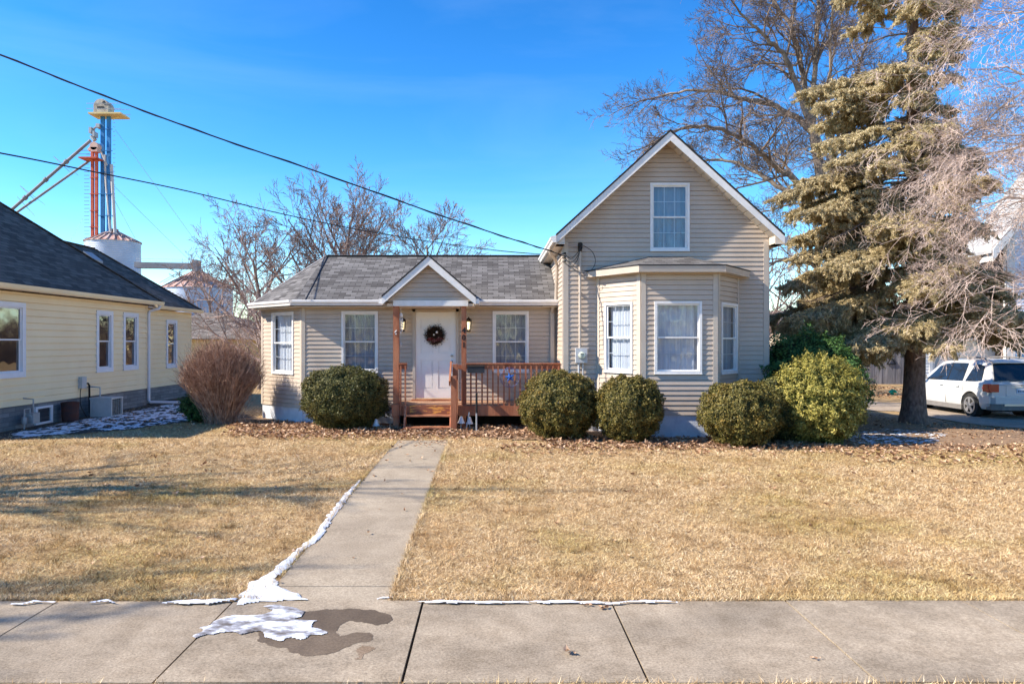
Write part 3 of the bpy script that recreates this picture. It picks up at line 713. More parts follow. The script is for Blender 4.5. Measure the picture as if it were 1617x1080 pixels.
for a, b in ((b0,b1),(b1,b2),(b2,b3)):
    W = Wall(a, b); W.box(fm2, 0, W.L, -.01, .014, fz-.012, fz+.008)
fm2.build('drip_edge', m_drip, BAY)
m = MB(); m.prism([(b0[0]+.03,15.8,bt-.012),(b1[0]+.01,14.58,bt-.012),(b2[0]-.01,14.58,bt-.012),(b3[0]-.03,15.8,bt-.012)], (0,0,.02)); m.build('soffit', m_soffit, BAY)
# ------------------------------------------------------------ porch roof
pa = (-1.375, 3.87); pl = (-2.40, 2.965); pr = (-.35+.02, 2.965); pY = 16.0
m = MB(); slab(m, [(pl[0],18.9,pl[1]),(pl[0],pY,pl[1]),(pa[0],pY,pa[1]),(pa[0],18.9,pa[1])], .04); slab(m, [(pr[0],pY,pr[1]),(pr[0],18.9,pr[1]),(pa[0],18.9,pa[1]),(pa[0],pY,pa[1])], .04)
PR = m.build('porch_roof', m_shing, H)
m = MB()
for e_ in (pl, pr): m.prism([(e_[0],pY-.012,e_[1]+.006),(pa[0],pY-.012,pa[1]+.006),(pa[0],pY-.012,pa[1]-.025),(e_[0],pY-.012,e_[1]-.025)], (0,.05,0))
m.build('drip_edge', m_drip, PR)
m = MB()
for e_ in (pl, pr): m.prism([(e_[0],pY+.004,e_[1]-.035),(pa[0],pY+.004,pa[1]-.035),(pa[0],pY+.004,pa[1]-.225),(e_[0],pY+.004,e_[1]-.20)], (0,.022,0))
m.build('rake_board', m_white2, PR, bevel=.003)
m = MB()
for e_ in (pl, pr): m.prism([(e_[0],pY+.03,e_[1]-.17),(pa[0],pY+.03,pa[1]-.19),(pa[0],16.22,pa[1]-.19),(e_[0],16.22,e_[1]-.17)], (0,0,.02))
m.build('soffit', m_soffit, PR)
Wp = Wall((-2.3,16.2), (-.43,16.2)); m = MB(); pz0 = 2.86; pz1 = 3.68
Wp.lap(m, pz0, pz1, [], lambda z: ((z-pz0)/(pz1-pz0)*.935, 1.87-(z-pz0)/(pz1-pz0)*.935)); m.build('gable_siding', m_siding, PR)
m = MB(); m.box(-2.17,-.50,16.14,16.19,2.745,2.868); m.build('beam', m_white2, PR, bevel=.003)
m = MB(); m.box(-2.28,-.42,16.2,17.29,2.74,2.76); m.box(-2.30,-2.18,16.16,17.0,2.745,2.80); m.box(-.49,-.37,16.16,17.0,2.745,2.80); m.build('ceiling', m_soffit, PR)
for s, (x0, x1) in enumerate(((-2.47,-2.37),(-.36,-.26))):
    m = MB(); m.box(x0,x1,16.03,17.0,2.79,2.90); m.build('gutter', m_white2, PR, bevel=.01)
# ------------------------------------------------------------ door
dx0, dx1 = (656-CX)/F*17.3, (720-CX)/F*17.3; dz0, dz1 = .60, 2.665; Yd = 17.3
m = MB()
for (a,b,c,d) in ((dx0-.065,dx0,.565,dz1+.065),(dx1,dx1+.065,.565,dz1+.065),(dx0-.065,dx1+.065,dz1,dz1+.065)): m.box(a,b,Yd-.045,Yd+.10,c,d)
m.build('door_frame', m_trim, H, bevel=.004)
m = MB(); ft = Yd-.005
px = [dx0+.003, dx0+.13, dx0+.13+.29, dx1-.13-.29, dx1-.13, dx1-.003]; pzs = [dz0+.02, dz0+.24, dz0+.92, dz0+1.08, dz0+1.55, dz0+1.66, dz0+1.90, dz1-.003]
m.box(px[0],px[-1],ft+.020,ft+.045,pzs[0],pzs[-1])
for i in range(5):
    for j in range(7):
        if i in (1, 3) and j in (1, 3, 5):
            a,b,c,d = px[i]+.03,px[i+1]-.03,pzs[j]+.03,pzs[j+1]-.03; m.prism([(a,ft+.020,c),(b,ft+.020,c),(b,ft+.020,d),(a,ft+.020,d)],(0,-.014,0)); continue
        m.box(px[i],px[i+1],ft,ft+.0201,pzs[j],pzs[j+1])
DOOR = m.build('door', m_door, H, bevel=.003)
for z in (CZ-21.5*.01504, CZ-30.7*.01504):
    m = MB(); x = (713.5-CX)*.01504
    prof = [(Yd-.01,.030),(Yd-.018,.030),(Yd-.022,.012),(Yd-.045,.012),(Yd-.05,.026),(Yd-.068,.028),(Yd-.076,.014)]
    m.tube([(x,a,z) for a, r in prof], [r for a, r in prof], 12); m.build('door_knob', m_brass, DOOR, smooth=True)
m = MB(); m.box(dx0-.08,dx1+.08,Yd-.14,Yd+.02,.562,.598); m.build('threshold', m_woodw, H, bevel=.004)
# ------------------------------------------------------------ deck
DK = MB(); y = 16.24
while y < 17.27:
    DK.box(-2.19, 1.55, y, y+.136, .53, .56); y += .142
DECK = DK.build('porch_deck', m_deck, H, bevel=.003)
m = MB(); m.box(-2.19,1.55,16.19,16.235,.31,.535); m.box(-2.19,-2.15,16.237,17.25,.33,.527); m.build('rim_board', m_wood, DECK, bevel=.003)
def ppost(x0, x1, y0, y1, z0, z1, name='post', par=H, mt=m_wood):
    m = MB(); m.box(x0,x1,y0,y1,z0,z1); return m.build(name, mt, par, bevel=.006)
PL = ppost(-2.175,-2.045,16.20,16.33,.0,2.742,'porch_post'); PRt = ppost(-.655,-.545,16.22,16.33,.562,2.742,'porch_post')
m = MB(); m.box(-2.20,-2.03,16.15,16.187,.30,.56); m.build('post_collar', m_wood, PL, bevel=.004)
for x in (-.6, 1.3): ppost(x-.05,x+.05,16.3,16.4,-.1,.52,'deck_leg', DECK)
def rail(x0, x1, xs_, lab=None):
    m = MB(); m.box(x0,x1,16.235,16.275,1.345,1.455); m.box(x0,x1,16.20,16.31,1.456,1.482)
    r = m.build('railing', m_wood, H, bevel=.004)
    for x in xs_:
        m = MB(); j = random.uniform(-.004, .004); m.box(x-.018+j,x+.018+j,16.196 if x > -.5 else 16.155,16.232 if x > -.5 else 16.188,.33+random.uniform(-.01,.02),1.42)
        m.build('baluster', m_wood, r, bevel=.003)
    return r
rail(-.545, 1.55, [-.44+.1215*k for k in range(17)])
rail(-2.045, -1.87, [-2.0, -1.895])
# stairs
m = MB(); m.box(-1.86,-.86,15.74,15.97,.075,.11); m.box(-1.86,-.86,15.93,16.15,.315,.35)
ST = m.build('porch_steps', m_woodw, H, bevel=.005)
m = MB(); m.box(-1.80,-.86,16.165,16.186,.36,.55); m.build('riser', mat('peeling_stain', (.24,.09,.05), (.62,.30,.07), 7, .7, .2, stretch=(.6,1,3), lo=.5, hi=.56), ST)
for x in (-1.90,-.90):
    m = MB(); m.prism([(x,15.72,.0),(x,16.02,.0),(x,16.18,.35),(x,16.18,.545),(x,16.04,.47)], (.04,0,0)); m.build('stringer', m_wood, ST, bevel=.003)
NW = ppost(-.865,-.745,15.78,15.90,-.02,1.21,'newel_post', ST); NB = ppost(-.845,-.725,16.06,16.18,.05,1.46,'newel_post', ST)
m = MB(); m.beam((-.885,16.22,1.47),(-.885,15.66,1.06),.035,.13); m.build('handrail', m_wood, ST, bevel=.004)
m = MB(); m.box(-.725,-.655,16.24,16.27,1.34,1.44); m.build('handrail', m_wood, ST)
# numerals
def numeral(txt, cx, cz, y, size, mt, par, name):
    c = bpy.data.curves.new(name, 'FONT'); c.body = txt; c.size = size; c.extrude = .004; c.align_x = 'CENTER'; c.align_y = 'CENTER'; c.offset = .004
    o = bpy.data.objects.new(name, c); COL.objects.link(o); dg = bpy.context.evaluated_depsgraph_get(); me = bpy.data.meshes.new_from_object(o.evaluated_get(dg)); bpy.data.objects.remove(o)
    k = bpy.data.objects.new(name, me); me.materials.clear(); me.materials.append(mt); COL.objects.link(k)
    k.rotation_euler = (R(90), 0, 0); k.parent = par; k.location = Vector((cx, y, cz))-wloc(par); return k
for ch, py in (('4', 522), ('0', 533.5), ('1', 545)):
    numeral(ch, -.60, CZ-(py-CY)/F*16.22, 16.215, .17, m_black, PRt, 'house_numeral')
numeral('6', -2.11, CZ-(526-CY)/F*16.2, 16.193, .17, m_white, PL, 'house_numeral')
# ------------------------------------------------------------ small things on the house
def lantern(x, z, lab):
    t = thing('wall_lantern', lab, 'wall lamp', (x, 17.27, z), 'lit lanterns either side of the front door')
    y = 17.17
    m = MB(); m.box(x-.045,x+.045,17.262,17.284,z-.06,z+.10); m.beam((x,17.27,z+.09),(x,y,z+.15),.018,.018); m.build('bracket', m_black, t, bevel=.003)
    m = MB(); m.lathe((x,y,z), [(.0,.19),(.012,.18),(.018,.16),(.05,.135),(.085,.10),(.085,.09),(.06,.088)], 8); m.lathe((x,y,z), [(.0,-.17),(.03,-.165),(.055,-.15),(.06,-.14)], 8)
    for k in range(6):
        a = k*math.pi/3; m.beam((x+.07*math.cos(a),y+.07*math.sin(a),z+.09),(x+.055*math.cos(a),y+.055*math.sin(a),z-.145),.009,.009)
    m.build('cage', m_black, t)
    m = MB(); m.lathe((x,y,z), [(.034,-.11),(.044,.065)], 12); m.build('glass', m_bulb, t, smooth=True)
    return t
lantern((636.5-CX)*.01504, CZ+27*.01504, 'lit black lantern left of the front door behind the wind chime')
lantern((740-CX)*.01504, CZ+27*.01504, 'lit black lantern on the siding right of the house number post')
# wreath
wx, wz = (687-CX)*.01504, CZ+10.5*.01504
t = thing('door_wreath', 'dark twig wreath with red and white flowers hanging on the white front door', 'wreath', (wx, 17.25, wz))
N = 5200; a = rng.random(N)*2*np.pi; rr = np.abs(.135+rng.normal(0, .050, N)); aa = rng.normal(0, .026, N)
c = np.stack([wx+np.cos(a)*rr, 17.24+aa*.7, wz+np.sin(a)*rr], 1)
def puff(c, size, asp=.35):
    n = len(c); u = rng.normal(size=(n,3)); u /= np.linalg.norm(u, axis=1, keepdims=True); v = np.cross(u, rng.normal(size=(n,3))); v /= np.linalg.norm(v, axis=1, keepdims=True)
    s = (size*(.5+rng.random(n)))[:,None]
    return np.stack([c-u*s, c+v*s*asp, c+u*s], 1)
soup('twigs', puff(c, .026)-np.array(wloc(t)), rng.random(N), mat_attr('wreath_twigs', [(.015,.018,.010),(.05,.035,.022),(.10,.05,.035)]), t)
N = 420; a = np.radians(-100+rng.random(N)*130); rr = .15+rng.normal(0, .03, N); c = np.stack([wx+np.cos(a-.9)*rr, 17.205+rng.normal(0,.01,N), wz-.02+np.sin(a-.9)*rr*.7], 1)
soup('flowers', puff(c, .02, .8)-np.array(wloc(t)), rng.random(N), mat_attr('wreath_flowers', [(.10,.01,.012),(.20,.02,.02),(.25,.06,.05),(.5,.38,.36)]), t)
m = MB(); m.ball((wx+.05, 17.19, wz+.07), .028, .02, .028)
m.ball((wx-.02, 17.19, wz+.01), .022, .02, .022); m.build('blossom', m_white, t, smooth=True)
# wind chime
cx, cy_ = (632.5-CX)/F*16.25, 16.32
t = thing('wind_chime', 'pale shell wind chime hanging from the porch beam beside the left post', 'wind chime', (cx, cy_, 2.73))
m = MB(); m.tube([(cx,cy_,2.74),(cx,cy_,2.60)], .004, 4); m.lathe((cx,cy_,2.53), [(.0,.08),(.03,.06),(.045,.0),(.03,-.02),(0,-.02)], 10); m.build('crown', m_white, t)
for k in range(7):
    a = k*.9; x = cx+.035*math.cos(a); y = cy_+.035*math.sin(a); L = .22+.16*random.random()
    m = MB(); m.tube([(x,y,2.52),(x,y,2.52-L)], .003, 4)
    for j in range(4): m.ball((x,y,2.5-L*(j+.8)/4.2), .016, .008, .022, 6, 4)
    m.build('strand', m_white, t)
m = MB(); m.tube([(cx,cy_,2.5),(cx,cy_,1.88)], .003, 4); m.ball((cx,cy_,1.90), .025, .006, .05, 8, 5); m.build('clapper', m_lgrey, t)
# star ornament
sx, sz = (805-CX)*.014, CZ-56*.014; sy = 16.165
t = thing('star_ornament', 'blue metal star framed by curly wire hanging on the porch railing', 'ornament', (sx, sy, sz))
m_blue = mat('blue_enamel', (.03,.12,.42), (.02,.06,.25), 9, .35)
m_blued = mat('blue_wire', (.03,.06,.22), None, rough=.4)
m = MB(); R1, R2 = .125, .05; rot = R(100)
ps = [(sx+(R1 if k % 2 == 0 else R2)*math.cos(rot+k*math.pi/5), sz+(R1 if k % 2 == 0 else R2)*math.sin(rot+k*math.pi/5)) for k in range(10)]
for k in range(10):
    a, b = ps[k], ps[(k+1) % 10]; m.poly([(sx,sy-.035,sz),(a[0],sy,a[1]),(b[0],sy,b[1])][::-1]); m.poly([(sx,sy+.01,sz),(a[0],sy,a[1]),(b[0],sy,b[1])])
m.build('star', m_blue, t)
m = MB()
for k in range(7):
    a = k*2*math.pi/7; x, z = sx+.17*math.cos(a), sz+.17*math.sin(a)
    m.tube([(x+.055*math.cos(a+q_*.9)*(1-q_*.07), sy+.004*q_, z+.055*math.sin(a+q_*.9)*(1-q_*.07)) for q_ in range(9)], .0035, 4)
m.tube([(sx+.215*math.cos(q_*.35), sy, sz+.215*math.sin(q_*.35)) for q_ in range(19)], .004, 4); m.build('wire_frame', m_blued, t)
# black box hung on the railing
bx0, bx1 = (738-CX)*.0139, (765-CX)*.0139
t = thing('rail_box', 'black lidded box hooked over the porch railing beside the right post', 'box', ((bx0+bx1)/2, 16.1, 1.28))
m = MB(); m.box(bx0,bx1,16.03,16.185,1.265,1.40); m.build('box', m_blackp, t, bevel=.008)
m = MB(); m.prism([(bx0-.008,16.02,1.402),(bx1+.008,16.02,1.402),(bx1+.008,16.19,1.43),(bx0-.008,16.19,1.43)], (0,0,.012)); m.build('lid', m_black, t, bevel=.003)
# black stake
x = (752.5-CX)*.0136
t = thing('ground_stake', 'thin dark metal post standing in the leaves in front of the porch railing', 'post', (x, 15.7, 0))
m = MB(); m.tube([(x,15.7,-.05),(x,15.7,.42)], .020, 10); m.build('pole', m_grey, t, smooth=True)
m = MB(); m.tube([(x,15.7,.42),(x,15.7,.84)], .024, 10); m.ball((x,15.7,.845), .026, .026, .015); m.build('sleeve', m_black, t, smooth=True)
# bell shaped path lights
def bell(px, py, Y, lab, tilt=0):
    p = P(px, py, Y)
    t = thing('path_light', lab, 'garden light', (p.x, p.y, 0), 'bell shaped garden lights by the porch')
    m = MB(); m.tube([(p.x,p.y,-.03),(p.x+tilt,p.y,p.z)], .010, 6); m.build('stake', m_lgrey, t)
    m = MB(); m.lathe((p.x+tilt,p.y,p.z), [(.0,.15),(.025,.145),(.04,.10),(.055,.05),(.085,.0),(.08,.0),(.04,.03),(0,.05)], 14); m.build('shade', m_white2, t, smooth=True)
bell(594, 672, 16.1, 'white bell garden light between the left round bush and the porch post')
bell(727, 668, 15.95, 'white bell garden light just right of the porch steps', .02)
bell(743, 669, 16.0, 'white bell garden light beside the dark metal post', -.02)
m = MB(); p = P(735, 672, 15.85); m.tube([(p.x,p.y,-.02),(p.x+.07,p.y,.34)], .012, 6); m.tube([(p.x+.065,p.y,.30),(p.x+.085,p.y,.42)],.02,6)
tag(m.build('spot_light', m_grey), 'slim leaning grey spike light between the two right bell lights', 'garden light')
# electric meter and mast
t = thing('electric_meter', 'grey electric meter box with glass dial and tall conduit on the tan siding', 'meter', (1.95, 15.78, 1.5))
m = MB(); m.box(1.83,2.08,15.68,15.785,1.50,1.82); m.build('box', m_lgrey, t, bevel=.01)
m = MB(); m.tube([(1.955,15.685,1.665),(1.955,15.64,1.665)], .085, 20); m.build('ring', m_grey, t, smooth=True)
m = MB(); m.tube([(1.955,15.645,1.665),(1.955,15.60,1.665),(1.955,15.585,1.665)], [.075,.075,.05], 20); D = m.build('dial', mat('meter_face', (.62,.66,.50), (.70,.72,.60), 20, .15), t, smooth=True)
m = MB(); m.box(1.92,1.99,15.578,15.586,1.68,1.70); m.box(1.935,1.975,15.578,15.586,1.64,1.65); m.build('register', m_black, D)
m = MB(); m.tube([(1.925,15.72,1.82),(1.925,15.72,3.92)], .03, 10)
for z in (2.3, 3.0, 3.6): m.box(1.885,1.965,15.70,15.787,z,z+.02)
m.build('conduit', m_trim, t, smooth=False)
m = MB(); m.tube([(1.925,15.72,3.90),(1.925,15.72,3.98),(1.925,15.66,4.05),(1.925,15.58,4.04)], [.04,.05,.055,.04], 10); m.build('weatherhead', m_black, t, smooth=True)
m = MB(); m.tube([(1.90,15.73,1.50),(1.90,15.73,.30)], .022, 8); m.tube([(1.99,15.73,1.50),(1.99,15.73,.30)], .015, 8); m.build('lower_conduit', m_lgrey, t)
# service wires at the corner
def cat(a, b, sag, n=24):
    a = Vector(a); b = Vector(b); return [a.lerp(b, k/n)-Vector((0,0,4*sag*(k/n)*(1-k/n))) for k in range(n+1)]
t = thing('service_cable', 'thick black overhead service cable running down to the gable corner', 'cable', P(893, 404, 15.7))
a0 = P(-260, -20, 7.2); a1 = P(893, 404, 15.68)
def wirepx(pts, r, n=6, twist=0):
    return pts
# shape follows the catenary read off the photo
wp = [P(-300,-25,13.3), P(0,87,13.7), P(165,152,13.9), P(330,213,14.1), P(500,271,14.4), P(680,335,14.9), P(800,375,15.25), P(858,393,15.5), P(893,405,15.72)]
def smooth_pts(w, k=8):
    out = []
    for i in range(len(w)-1):
        p0 = w[max(i-1,0)]; p1 = w[i]; p2 = w[i+1]; p3 = w[min(i+2,len(w)-1)]
        for j in range(k):
            s = j/k; out.append(.5*((2*p1)+(p2-p0)*s+(2*p0-5*p1+4*p2-p3)*s*s+(3*p1-p0-3*p2+p3)*s**3))
    out.append(w[-1]); return out
sp = smooth_pts(wp)
m = MB(); m.tube(sp, [.0165-.0055*i/(len(sp)-1) for i in range(len(sp))], 6)
m.tube([q_+Vector((0,.018*math.cos(i*.9),.018*math.sin(i*.9))) for i, q_ in enumerate(sp)], .007, 5); m.build('cable', m_wire, t)
m = MB()
cxw, cyw, czw = 1.93, 15.62, 3.98
for (a, z1, bow) in ((0, 3.90, .25), (1, 3.80, .34), (2, 3.70, .42)):
    m.tube(smooth_pts([Vector((1.60,15.70,3.84-.09*a)), Vector((1.72,15.64,3.84-.09*a-.10)), Vector((1.86,15.60,3.90-.07*a-.04)), Vector((1.93,15.60,4.03))], 5), .007, 5)
m.tube(smooth_pts([Vector((1.70,15.66,3.63)), Vector((1.80,15.62,3.50)), Vector((1.98,15.58,3.42)), Vector((2.16,15.58,3.50)), Vector((2.24,15.58,3.68)), Vector((2.17,15.58,3.88)), Vector((2.0,15.58,4.0)), Vector((1.93,15.59,4.03))], 5), .007, 5)
m.build('drip_loop', m_wire, t)
for k in range(3):
    m = MB(); z = 3.86-.085*k; m.tube([(1.55,15.78,z),(1.60,15.70,z)], .012, 6); m.ball((1.60,15.695,z), .025, .025, .022); m.build('insulator', m_black, t)
wp = [P(-300,190,9.5), P(0,242,12), P(150,272,14.5), P(300,303,17), P(450,339,20), P(600,369,23.5), P(750,391,28), P(850,401,32), P(1000,409,40)]
m = MB(); m.tube(smooth_pts(wp), .0135, 6); tag(m.build('overhead_cable', m_wire, origin=wp[-1]), 'lower black overhead cable passing behind the low roof', 'cable')
wp = [P(-300,215,30), P(0,300,34), P(300,350,38), P(600,381,44), P(860,401,52)]
m = MB(); m.tube(smooth_pts([P(560,358,30), P(660,380,33), P(760,394,37), P(860,403,41)]), .010, 5); tag(m.build('overhead_cable', m_wire, origin=wp[-1]), 'thinnest overhead cable just above the ridge beside the gabled wing', 'cable')
# ------------------------------------------------------------ shrubs
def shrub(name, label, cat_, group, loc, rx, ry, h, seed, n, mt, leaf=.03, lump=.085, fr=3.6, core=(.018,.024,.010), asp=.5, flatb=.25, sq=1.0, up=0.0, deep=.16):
    r = np.random.default_rng(seed); t = thing(name, label, cat_, loc, group)
    u = r.normal(size=(n,3)); u /= np.linalg.norm(u, axis=1, keepdims=True)
    k = r.random(n) < np.clip(1.25-.35*(u[:,2] < -.75), 0, 1); u = u[k]; n = len(u); u = u[:n]
    f = np.array([noise.fractal(Vector(q_)*fr+Vector((seed, 0, 0)), .8, 2.0, 3) for q_ in u.tolist()])
    rad = (1+lump*f*2.2)*(1-np.abs(r.normal(0, deep*.5, n)))
    s = np.sign(u)*np.abs(u)**(1/sq) if sq != 1 else u
    c = np.stack([u[:,0]*rx, u[:,1]*ry, np.where(u[:,2] > 0, s[:,2]*h*.52, u[:,2]*h*.50)+h*.48], 1)*1.0
    c[:,:2] *= rad[:,None]; c[:,2] = h*.48+(c[:,2]-h*.48)*rad
    k = c[:,2] > .0; c = c[k]; u = u[k]; n = len(c)
    # leaf quads facing roughly outwards
    nn = u+r.normal(0, .65, (n,3)); nn[:,2] += up; nn /= np.linalg.norm(nn, axis=1, keepdims=True)
    a = np.cross(nn, r.normal(size=(n,3))); a /= np.linalg.norm(a, axis=1, keepdims=True); b = np.cross(nn, a)
    L = (leaf*(.6+.8*r.random(n)))[:,None]; W = L*asp
    q0, q1, q2, q3 = c-a*L, c+b*W, c+a*L, c-b*W
    tr = np.concatenate([np.stack([q0,q1,q2],1), np.stack([q0,q2,q3],1)])
    rnd = np.clip(.5+.35*r.normal(size=n)*.6+ .0, 0, 1); rnd = np.concatenate([rnd, rnd])
    soup('foliage', tr, rnd, mt, t)
    m = MB(); NN, MM = 28, 18
    for i in range(MM+1):
        al = math.pi*i/MM
        for j in range(NN):
            th = 2*math.pi*j/NN; d = Vector((math.sin(al)*math.cos(th), math.sin(al)*math.sin(th), -math.cos(al)))
            g_ = .86*(1+lump*2.2*noise.fractal(d*fr+Vector((seed,0,0)), .8, 2.0, 3)); m.v.append((d.x*rx*g_, d.y*ry*g_, max(-.03, h*.48+d.z*h*.5*g_)))
    for i in range(MM):
        for j in range(NN):
            k2 = (j+1) % NN; o = i*NN; m.f.append((o+j, o+k2, o+NN+k2, o+NN+j)); m.mi.append(0)
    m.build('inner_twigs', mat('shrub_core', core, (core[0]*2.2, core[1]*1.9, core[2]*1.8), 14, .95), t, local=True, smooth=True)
    m = MB()
    for k in range(5): a_ = k*1.3; m.tube([(.05*math.cos(a_),.05*math.sin(a_),-.08),(.25*rx*math.cos(a_),.25*ry*math.sin(a_),h*.35)], [.03,.015], 5)
    m.build('stem', m_bark, t, local=True)
    return t
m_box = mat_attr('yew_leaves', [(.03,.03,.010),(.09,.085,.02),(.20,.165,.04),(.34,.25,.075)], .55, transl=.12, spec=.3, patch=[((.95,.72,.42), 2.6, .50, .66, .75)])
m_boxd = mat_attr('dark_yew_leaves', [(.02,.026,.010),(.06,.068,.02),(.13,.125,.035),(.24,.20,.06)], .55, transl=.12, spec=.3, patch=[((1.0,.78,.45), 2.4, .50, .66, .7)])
m_gold = mat_attr('golden_arborvitae', [(.045,.05,.012),(.17,.165,.035),(.42,.36,.085),(.66,.55,.18)], .6, transl=.18, spec=.2)
m_green = mat_attr('green_juniper', [(.02,.05,.015),(.045,.11,.03),(.09,.17,.05),(.15,.24,.08)], .6, transl=.1)
GR = 'clipped round shrubs in front of the house'
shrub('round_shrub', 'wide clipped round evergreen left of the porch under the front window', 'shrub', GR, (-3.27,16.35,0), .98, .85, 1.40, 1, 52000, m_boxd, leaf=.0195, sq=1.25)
shrub('round_shrub', 'clipped round evergreen at the right end of the porch railing', 'shrub', GR, (1.41,14.75,0), .80, .78, 1.38, 2, 48000, m_box, leaf=.0195, sq=1.1)
shrub('round_shrub', 'smallest round evergreen ball beneath the left side of the bay window', 'shrub', GR, (2.70,14.25,0), .65, .64, 1.32, 3, 44000, m_box, leaf=.0195, sq=1.1)
shrub('round_shrub', 'low wide round evergreen at the right corner of the bay window', 'shrub', GR, (4.72,13.75,-.02), .74, .72, 1.25, 4, 44000, m_box, leaf=.0195, sq=1.15)
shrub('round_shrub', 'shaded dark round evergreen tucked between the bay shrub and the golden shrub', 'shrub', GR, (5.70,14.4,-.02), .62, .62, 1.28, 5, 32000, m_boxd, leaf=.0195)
shrub('golden_shrub', 'large yellow green shrub at the far right of the row beside the gable wall', 'shrub', None, (6.33,14.1,-.02), .80, .80, 1.68, 6, 62000, m_gold, leaf=.024, lump=.12, fr=6.0, asp=.42, up=.3, sq=1.2, core=(.03,.04,.008), deep=.24)
shrub('juniper', 'tall dark green juniper mound behind the golden shrub', 'shrub', None, (7.0,16.0,-.05), 1.15, .9, 2.15, 7, 34000, m_green, leaf=.04, lump=.16, fr=3.0, asp=.3, up=.5, core=(.008,.018,.008))
shrub('juniper', 'low dark green juniper against the right corner of the gable wall', 'shrub', None, (6.45,15.5,-.02), .55, .5, 1.45, 8, 12000, m_green, leaf=.035, lump=.16, fr=3.0, asp=.3, up=.5, core=(.008,.018,.008))
shrub('low_evergreen', 'low dark evergreen crouching under the bare brown twig shrub', 'shrub', None, (-7.0,17.9,0), .55, .5, .75, 9, 9000, m_green, leaf=.035, lump=.2, asp=.35, core=(.008,.014,.006))
# bare twig shrub
def twig_shrub(loc, rx, ry, h, n, seed):
    r = random.Random(seed); t = thing('twig_shrub', 'leafless reddish brown twig shrub at the left corner of the cottage', 'shrub', loc)
    m = MB(); st = MB()
    for k in range(n):
        a = r.random()*2*math.pi; q_ = math.sqrt(r.random()); e_ = r.uniform(-.15, 1)
        top = Vector((rx*q_*math.cos(a), ry*q_*math.sin(a), 0)); zc = h*.52
        d = Vector((r.gauss(0,1), r.gauss(0,1), abs(r.gauss(.35,.9)))).normalized(); tip = Vector((d.x*rx, d.y*ry, zc+d.z*h*.5*(1 if d.z > 0 else .8)))*1.0
        f = r.uniform(.62, 1.14); tip = Vector((tip.x*f, tip.y*f, zc+(tip.z-zc)*f))
        b = Vector((r.gauss(0,.10)+tip.x*.08, r.gauss(0,.10)+tip.y*.08, 0)); mid = b.lerp(tip, .5)+Vector((tip.x*.06, tip.y*.06, .02*h))+Vector((r.gauss(0,.05), r.gauss(0,.05), 0))
        (st if k % 14 == 0 else m).tube([b, mid, tip], [.011 if k % 14 == 0 else .005, .0045, .0025], 3, cap=False)
        for j in range(3):
            s = r.uniform(.45, .95); p = mid.lerp(tip, s); o2 = p+(tip-mid).normalized()*r.uniform(.1,.28)+Vector((r.gauss(0,.07), r.gauss(0,.07), r.gauss(.02,.06)))
            m.tube([p, o2], [.0035,.002], 3, cap=False)
    m.build('crown', mat_noise_twig, t, local=True, uv=False); st.build('stem', m_bark, t, local=True, uv=False)
mat_noise_twig = mat('red_brown_twigs', (.20,.105,.065), (.52,.33,.23), 9, .85, lo=.4, hi=.6)
twig_shrub((-6.42,17.35,0), .92, .75, 1.92, 2300, 3)
# ------------------------------------------------------------ bare trees
def perp(d, r):
    v = Vector((r.gauss(0,1), r.gauss(0,1), r.gauss(0,1))); v -= d*v.dot(d); return v.normalized()
def grow(m, r, p, d, L, rad, lev, maxlev, ratio, nch, up, wob, minr, first=.25):
    ns = 5 if lev < 2 else (4 if lev < maxlev else 3)
    pts = [p.copy()]; rads = [rad]; dd = d.copy(); taper = .35
    dirs = [d.copy()]
    for i in range(ns):
        dd = (dd+Vector((r.gauss(0,wob), r.gauss(0,wob), r.gauss(0,wob)+up))).normalized()
        pts.append(pts[-1]+dd*L/ns); rads.append(max(minr*.6, rad*(1-(1-taper)*(i+1)/ns))); dirs.append(dd.copy())
    m.tube(pts, rads, 7 if rad > .08 else 5 if rad > .03 else 3, cap=False)
    if lev >= maxlev: return
    c = nch[min(lev, len(nch)-1)]
    for k in range(c):
        s = first+(1-first)*(k+r.random())/c; i = min(int(s*ns), ns-1); f = s*ns-i
        q_ = pts[i].lerp(pts[i+1], min(f,1)); rr = rads[i]*(1-f)+rads[i+1]*f
        an = r.uniform(.45, .95); cd = (dirs[i+1]*math.cos(an)+perp(dirs[i+1], r)*math.sin(an)).normalized()
        grow(m, r, q_, cd, L*ratio*r.uniform(.6, 1.15)*(1.1-.45*s), max(minr, rr*r.uniform(.45,.68)), lev+1, maxlev, ratio, nch, up, wob, minr)
def poly_limb(m, tw, r, pts, r0, r1, maxlev, L, nch, up, wob, minr, kids=7, start=.25):
    n = len(pts); rads = [r0+(r1-r0)*i/(n-1) for i in range(n)]
    sp_ = smooth_pts(pts, 4); rs = [r0+(r1-r0)*i/(len(sp_)-1) for i in range(len(sp_))]
    sp_ = [q_+Vector((r.gauss(0,.03), r.gauss(0,.03), r.gauss(0,.03))) if 0 < i < len(sp_)-1 else q_ for i, q_ in enumerate(sp_)]
    m.tube(sp_, rs, 8, cap=False)
    for k in range(kids):
        s = start+(1-start)*(k+r.random())/kids; i = min(int(s*(len(sp_)-1)), len(sp_)-2); dd = (sp_[i+1]-sp_[i]).normalized()
        an = r.uniform(.4, .9); cd = (dd*math.cos(an)+perp(dd, r)*math.sin(an)).normalized()
        grow(tw, r, sp_[i], cd, L*r.uniform(.6,1.15)*(1.15-.5*s), rs[i]*r.uniform(.4,.6), 1, maxlev, .62, nch, up, wob, minr)
    dd = (sp_[-1]-sp_[-2]).normalized(); grow(tw, r, sp_[-1], dd, L*.9, r1, 1, maxlev, .62, nch, up, wob, minr, first=.05)
r = random.Random(11)
